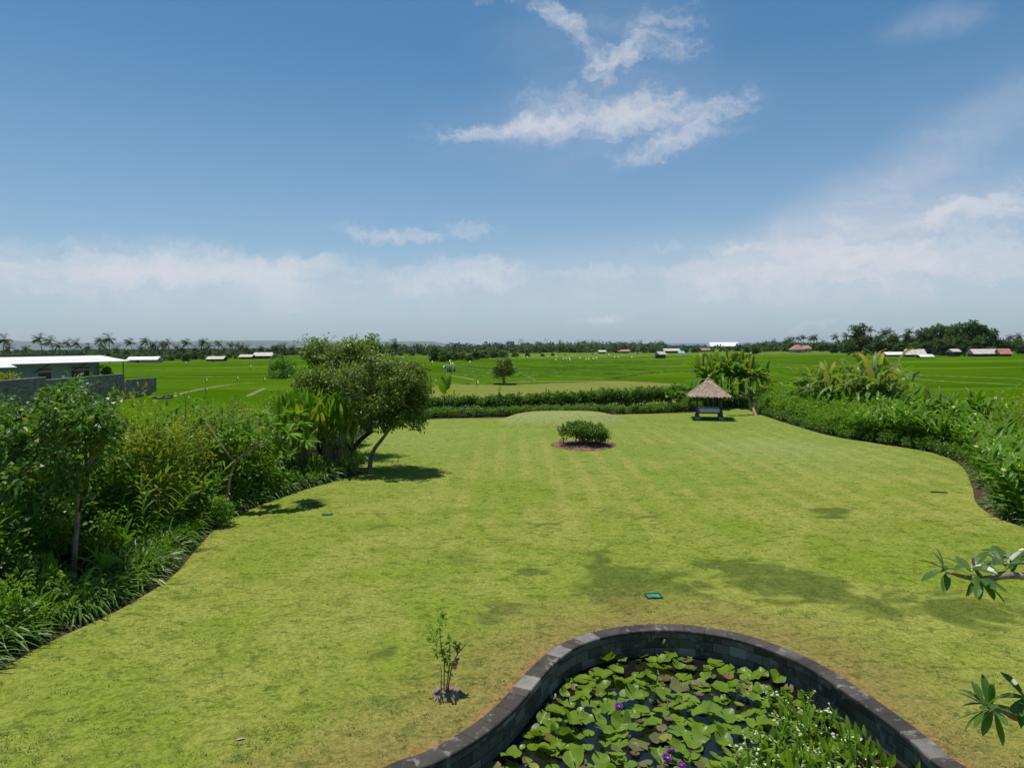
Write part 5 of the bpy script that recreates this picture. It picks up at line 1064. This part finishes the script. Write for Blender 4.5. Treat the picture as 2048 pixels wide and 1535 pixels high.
# copse in the middle distance
for i, (px, yt, yd, pr, wd) in enumerate([(875, 692, 300, 0, 1.3), (890, 699, 290, 1, 1.4), (905, 700, 330, 3, 1.4), (925, 702, 330, 2, 1.4), (938, 706, 300, 2, 1.0), (950, 700, 340, 1, 1.4), (965, 699, 380, 2, 1.4), (985, 698, 400, 3, 1.5), (1005, 699, 400, 2, 1.5), (1030, 703, 420, 2, 1.4), (1055, 705, 420, 0, 1.3), (1085, 706, 430, 2, 1.3), (1105, 705, 450, 3, 1.3), (800, 702, 520, 2, 1.5), (825, 703, 520, 0, 1.5), (850, 702, 520, 3, 1.5), (1130, 707, 470, 0, 1.2), (1160, 707, 480, 1, 1.2), (1185, 706, 480, 2, 1.2), (1215, 706, 500, 0, 1.2), (1250, 705, 500, 3, 1.2), (1275, 704, 480, 1, 1.2), (1325, 694, 520, 0, .6), (1340, 700, 520, 1, 1.2), (1372, 697, 540, 0, 1.2), (1410, 703, 600, 2, 1.2)]):
    put_tree(ft[pr], 7.0, px, yt, yd, 'dense tree in the copse beyond the central paddies' if px < 1120 else 'small tree among the far field huts, right of the copse', 'trees beyond the central paddies', wd)
# right hand woods
bigs = [far_tree('broad_tree', 17, 7.5, m_, 70, 60, 1.25, .12) for m_ in ('fartree', 'fartree', 'farlight')]
for px, yt, yd, k, wd in [(1718, 650, 360, 0, .75), (1700, 678, 350, 2, .8), (1760, 672, 340, 1, .9), (1785, 668, 350, 2, .85), (1812, 668, 340, 0, .85), (1840, 664, 340, 1, .9), (1862, 655, 345, 0, .95), (1885, 652, 340, 1, 1.0), (1912, 652, 330, 2, .9), (1935, 645, 325, 0, 1.05), (1958, 650, 325, 1, 1.0), (1980, 660, 330, 0, .9), (2010, 682, 330, 1, .8), (2035, 678, 330, 2, .8), (1830, 684, 315, 2, .9), (1800, 688, 320, 1, .8), (1855, 684, 310, 0, .8), (1885, 680, 308, 1, .8), (1915, 676, 305, 0, .9), (1955, 680, 305, 0, .85), (1740, 690, 340, 0, .7), (1690, 690, 360, 1, .7), (1668, 688, 400, 0, .7), (2045, 690, 310, 0, .7), (1985, 694, 290, 2, .7)]:
    x = XatY(px, yd, 700); z0 = fieldz(x, yd); sc = (ZatY(px, yt, yd) - z0) / 16.6; sc *= 1.08; s2 = max(sc, .55) * wd * 1.05; put(bigs[k], (x, yd, z0), ud(0, 6), (s2, s2, sc), ['dark broad tree in the woods beyond the right paddies', 'dark broad tree in the woods beyond the right paddies', 'paler broad tree in the woods beyond the right paddies'][k], 'tree', 'broad trees of the right woods')
for i in range(30):
    px = 1480 + i * 6.8 + ud(-4, 4); put_tree(ft[i % 4], 7.0, px, ud(683, 693), ud(560, 680), 'low tree in the far grove behind the red-roofed house', 'low trees of the far right grove', ud(1.0, 1.5))
put_tree(ft[0], 7.0, 1513, 690, 430, 'dark round bush at the edge of the far right paddies', None, 1.1)
for i in range(26):
    px = 1700 + i * 14 + ud(-5, 5); put_tree(ft[(i * 3) % 4], 7.0, px, ud(700, 706) + (4 if px > 1900 else 0), ud(285, 315), 'low bush at the foot of the woods beyond the right paddies', 'bushes below the right woods', ud(1.0, 1.5))
# far woods: one mass
fw = MB()
for i in range(1750):
    yd = 560 + 1700 * rng.random() ** 1.25; px = ud(-80, 2130); yd = ud(600, 720) if i > 1500 else yd; x = XatY(px, yd, 690); z0 = fieldz(x, yd); hh = ud(5, 11) if i <= 1500 else ud(3.5, 6)
    if 1040 < px < 1330 and yd > 900 and rng.random() < .8: hh *= 1.6
    if 1330 < px < 1500: hh = ud(3, 6)
    if px < 620: hh = min(hh, 5.5)
    c_ = np.array([x, yd, z0]); a_ = dome_pts(11, hh * .62, 0, hh * .92, .4)
    for c2 in a_: leaf_clump(fw, c_ + c2, hh * .26, 13, 1.9, 1.5, .3, .3, flat=.8)
tag(fw.build('far_woods', [M['farwood']]), kind='stuff')

# ------------------------------------------------------------------ field huts and sheds
def shed(px, py, yd, w, dpt, hw, hr, roof, label, rz=0, wall='wood', name='field_shed', cat_='shed', hip=0.0, zlift=0):
    x = XatY(px, yd, py); z0 = fieldz(x, yd) + zlift; o = empty(name, (x, yd, z0), rz); mb = MB(); a_, b_ = w / 2, dpt / 2
    mb.box((-a_, -b_, -.5), (a_, b_, hw)); kid(mb.build('wall', [M[wall]]), o)
    e = .45; v = [(-a_ - e, -b_ - e, hw - .15), (a_ + e, -b_ - e, hw - .15), (a_ + e, b_ + e, hw - .15), (-a_ - e, b_ + e, hw - .15), (-a_ - e + hip, 0, hw + hr), (a_ + e - hip, 0, hw + hr)]; v2 = [(p_[0], p_[1], p_[2] + .12) for p_ in v]
    rb = MB().add(v + v2, [(6, 7, 11, 10), (8, 9, 10, 11), (1, 0, 4, 5), (3, 2, 5, 4), (0, 1, 7, 6), (2, 3, 9, 8)], [(7, 8, 11), (9, 6, 10), (2, 1, 5), (0, 3, 4), (1, 2, 8), (1, 8, 7), (3, 0, 6), (3, 6, 9)]); kid(rb.build('roof', [M[roof]]), o)
    dr = MB().box((-a_ * .35, -b_ - .05, -.3), (-a_ * .35 + 1.0, -b_ - .004, hw - .35)); kid(dr.build('door', [M['darkmetal']]), o); tag(o, label, cat_); return o
shed(1321, 720, 330, 4.0, 3.0, 1.9, 1.3, 'tinroof', 'small hut with pale roof standing alone in the central paddies', .5)
shed(1447, 698, 640, 27, 12, 3.2, 3.6, 'whiteroof', 'long white-roofed warehouse near the sea horizon', .0, 'stone', 'warehouse', 'warehouse', .5, 1.5)
shed(1342, 706, 520, 12, 6, 1.8, 1.6, 'tinroof', 'pale pinkish shed roof left of the blue tarpaulin', .1)
shed(1403, 702, 620, 14, 6, 1.6, 1.8, 'redroof', 'low red-roofed house left of the white warehouse', .1, 'stone', 'house', 'house')
shed(1244, 706, 560, 11, 5, 1.4, 1.3, 'redroof', 'low dark red roof among the far field trees', .1)
shed(1204, 707, 520, 5, 4, 1.4, 1.2, 'tinroof', 'tiny orange-brown hut among the far field trees', .1)
tp_ = MB().add([(-2.6, -1.5, .2), (2.6, -1.6, .1), (2.4, 1.5, 1.7), (-2.4, 1.5, 1.9), (0, 0, 1.3)], t=[(0, 1, 4), (1, 2, 4), (2, 3, 4), (3, 0, 4)]).build('tarpaulin', [plain('blue_tarp', (.16, .36, .50), .6, .15, 2)]); x = XatY(1363, 500, 706); tp_.location = (x, 500, fieldz(x, 500)); tag(tp_, 'blue tarpaulin shelter beside the pale shed roof', 'tarpaulin')
shed(1594, 695, 520, 9, 7, 1.8, 3.6, 'redroof', 'steep red-roofed house below the far right palms', .2, 'stone', 'house', 'house', 3.6, .6)
shed(1612, 692, 540, 7, 6, 2.0, 2.4, 'redroof', 'smaller red-roofed house right of the steep red roof', -.2, 'stone', 'house', 'house', 2.0, .8)
shed(290, 723, 320, 13.5, 6, 1.4, 1.3, 'whiteroof', 'long white-roofed shed left in front of the palms', .05, 'stone')
shed(434, 720, 340, 8, 5, 1.1, 1.2, 'tinroof', 'pale low shed in the middle of the left palm grove', .0)
shed(527, 713, 400, 11, 6, 1.6, 1.9, 'tinroof', 'right pale shed of the left palm grove', .15, hip=.8)
shed(494, 714, 390, 7, 5, 1.2, 1.2, 'tinroof', 'smaller pale shed left of the right palm grove shed', .0)
shed(1786, 718, 292, 7.5, 4, .8, 1.0, 'whiteroof', 'leftmost pale low roof below the right woods', .05)
shed(1829, 718, 285, 7.0, 5, 1.0, 2.1, 'tinroof', 'taller brown sheet roof among the shacks below the right woods', -.25, hip=.3)
shed(1850, 719, 275, 5, 3, .4, .8, 'whiteroof', 'small white lean-to roof right of the brown shack roof', .0)
shed(1908, 719, 285, 3.2, 3, 2.0, 1.0, 'tinroof', 'small grey shack on posts below the big dark tree', .1)
shed(1968, 721, 280, 10, 5, 1.1, 1.8, 'tinroof', 'long weathered shed at the right end below the woods', -.1)
shed(2006, 722, 276, 4, 4, 1.0, 2.0, 'redroof', 'reddish roof joined to the long weathered shed', -.1)

# ------------------------------------------------------------------ people and bird-scaring flags in the paddies
def person(x, y, z, top, legs, lean, label, rz):
    root = empty('person', (x, y, z), rz)
    J = [(0, 0, .92), (0, lean * .12, 1.15), (0, lean * .28, 1.40), (0, lean * .33, 1.50), (0, lean * .38, 1.63), (0, lean * .38, 1.72), (-.19, lean * .26, 1.40), (-.26, lean * .36 + .03, 1.14), (-.24, lean * .5 + .16, .94), (.19, lean * .26, 1.40), (.26, lean * .36 + .03, 1.14), (.24, lean * .5 + .16, .94), (-.1, 0, .88), (-.11, .03, .48), (-.11, 0, .04), (-.11, .14, .02), (.1, 0, .88), (.11, .05, .48), (.11, .04, .04), (.11, .18, .02)]
    E = [(0, 1), (1, 2), (2, 3), (3, 4), (4, 5), (2, 6), (6, 7), (7, 8), (2, 9), (9, 10), (10, 11), (0, 12), (12, 13), (13, 14), (14, 15), (0, 16), (16, 17), (17, 18), (18, 19)]
    Rr = [.14, .13, .15, .06, .105, .09, .07, .05, .04, .07, .05, .04, .1, .075, .05, .04, .1, .075, .05, .04]
    me = bpy.data.meshes.new('body'); me.from_pydata(J, E, []); o = bpy.data.objects.new('body', me); COL.objects.link(o); sk = o.modifiers.new('skin', 'SKIN'); o.modifiers.new('sub', 'SUBSURF').levels = 1; o.modifiers['sub'].render_levels = 1
    for i, r_ in enumerate(Rr): me.skin_vertices[0].data[i].radius = (r_, r_ * .85)
    me.skin_vertices[0].data[0].use_root = True; me.materials.append(M['skin']); kid(o, root)
    sh = MB(); a = np.linspace(0, 6.283, 13)[:-1]
    def rings(L_): 
        V = np.vstack([np.column_stack([cx + np.cos(a) * rx, cy_ + np.sin(a) * ry, np.full(12, z_)]) for cx, cy_, rx, ry, z_ in L_]); return V, [(k * 12 + i, k * 12 + (i + 1) % 12, (k + 1) * 12 + (i + 1) % 12, (k + 1) * 12 + i) for k in range(len(L_) - 1) for i in range(12)]
    kid(MB().add(*rings([(0, 0, .20, .16, .84), (0, lean * .12, .19, .155, 1.12), (0, lean * .24, .23, .165, 1.36), (0, lean * .29, .12, .1, 1.47)])).tube([(-.2, lean * .26, 1.41), (-.25, lean * .33, 1.2)], [.095, .08], 8).tube([(.2, lean * .26, 1.41), (.25, lean * .33, 1.2)], [.095, .08], 8).build('shirt', [M[top]]), root)
    kid(MB().add(*rings([(-.1, .01, .1, .1, .14), (-.11, .02, .11, .11, .5), (-.09, 0, .115, .14, .88)])).add(*rings([(.1, .04, .1, .1, .14), (.11, .04, .11, .11, .5), (.09, 0, .115, .14, .88)])).build('trousers', [M[legs]]), root)
    kid(MB().add(*rings([(0, lean * .38, .26, .26, 1.70), (0, lean * .38, .12, .12, 1.79), (0, lean * .38, .01, .01, 1.83)])).build('hat', [M['deadleaf']]), root)
    tag(root, label, 'person', 'people standing in the paddies')
for px, py, tp2, lg, le2, lab, rz in [(891, 745, 'bluecloth', 'white_cloth', .3, 'leftmost person in the paddies, in light blue', 2), (896, 744, 'white_cloth', 'darkcloth', .2, 'person in white top and dark trousers in the paddies', 1), (900, 745.5, 'orangecloth', 'darkcloth', .6, 'person in orange top in the group in the paddies', 3.0), (904, 745, 'white_cloth', 'bluecloth', .5, 'person in pale top right of the one in orange', 2.4), (909, 744.5, 'white_cloth', 'darkcloth', .4, 'rightmost person in white in the paddies', 2.9)]:
    x, y, z = GF(px, py); person(x, y, z, tp2, lg, le2, lab, rz)
def flag(px, py, label, sc=1.0):
    x, y, z = GF(px, py + 9); zt = ZatY(px, py, y) - z; root = empty('flag', (x, y, z)); kid(MB().tube([(0, 0, -.3), (0, 0, zt + .4)], .05, 5).build('pole', [M['darkbark']]), root)
    w_ = .9 * sc * y / 300; V = [(0.05, 0, zt + .3 * sc), (0.05, .1, zt - .5 * sc * y / 300), (w_ * .6, .25, zt - .45 * sc * y / 300), (w_ * .6, .1, zt + .34 * sc), (w_, -.1, zt - .25 * sc), (w_, -.2, zt + .3 * sc)]
    kid(MB().add(V, [(0, 1, 2, 3), (3, 2, 4, 5)]).build('cloth', [M['white_cloth']]), root); tag(root, label, 'flag', 'white bird-scaring flags in the paddies')
for px, py in [(863, 723), (886, 733), (898, 721), (900, 726), (938, 723), (954, 764), (1046, 713), (1053, 713), (1094, 712), (1111, 712), (1110, 718), (1125, 716), (1131, 716), (1137, 715), (1138, 718), (1158, 715), (1171, 717), (1176, 717), (1185, 716), (1191, 715), (1216, 708), (1228, 713), (1235, 713), (1262, 713), (370, 724), (500, 732), (412, 759), (474, 755), (528, 757), (412, 778), (904, 726), (1400, 709)]:
    flag(px, py, 'small white flag on a pole in the far central paddies' if px > 700 else 'small white flag on a pole in the left paddies', .9 if px > 850 else .7)

# ------------------------------------------------------------------ haze
hzb = MB().box((-70000, -400, -60), (70000, 43000, 150)).build('haze', []); t = NT(bpy.data.materials.new('haze_air').node_tree) if False else None
hm_ = bpy.data.materials.new('haze_air'); hm_.use_nodes = True; nt = hm_.node_tree; nt.nodes.clear(); pv = nt.nodes.new('ShaderNodeVolumePrincipled'); pv.inputs['Color'].default_value = (.80, .88, 1.0, 1); pv.inputs['Density'].default_value = 3.2e-5; pv.inputs['Anisotropy'].default_value = 0.0
nt.links.new(pv.outputs[0], nt.nodes.new('ShaderNodeOutputMaterial').inputs['Volume']); hzb.data.materials.append(hm_); tag(hzb, kind='stuff')
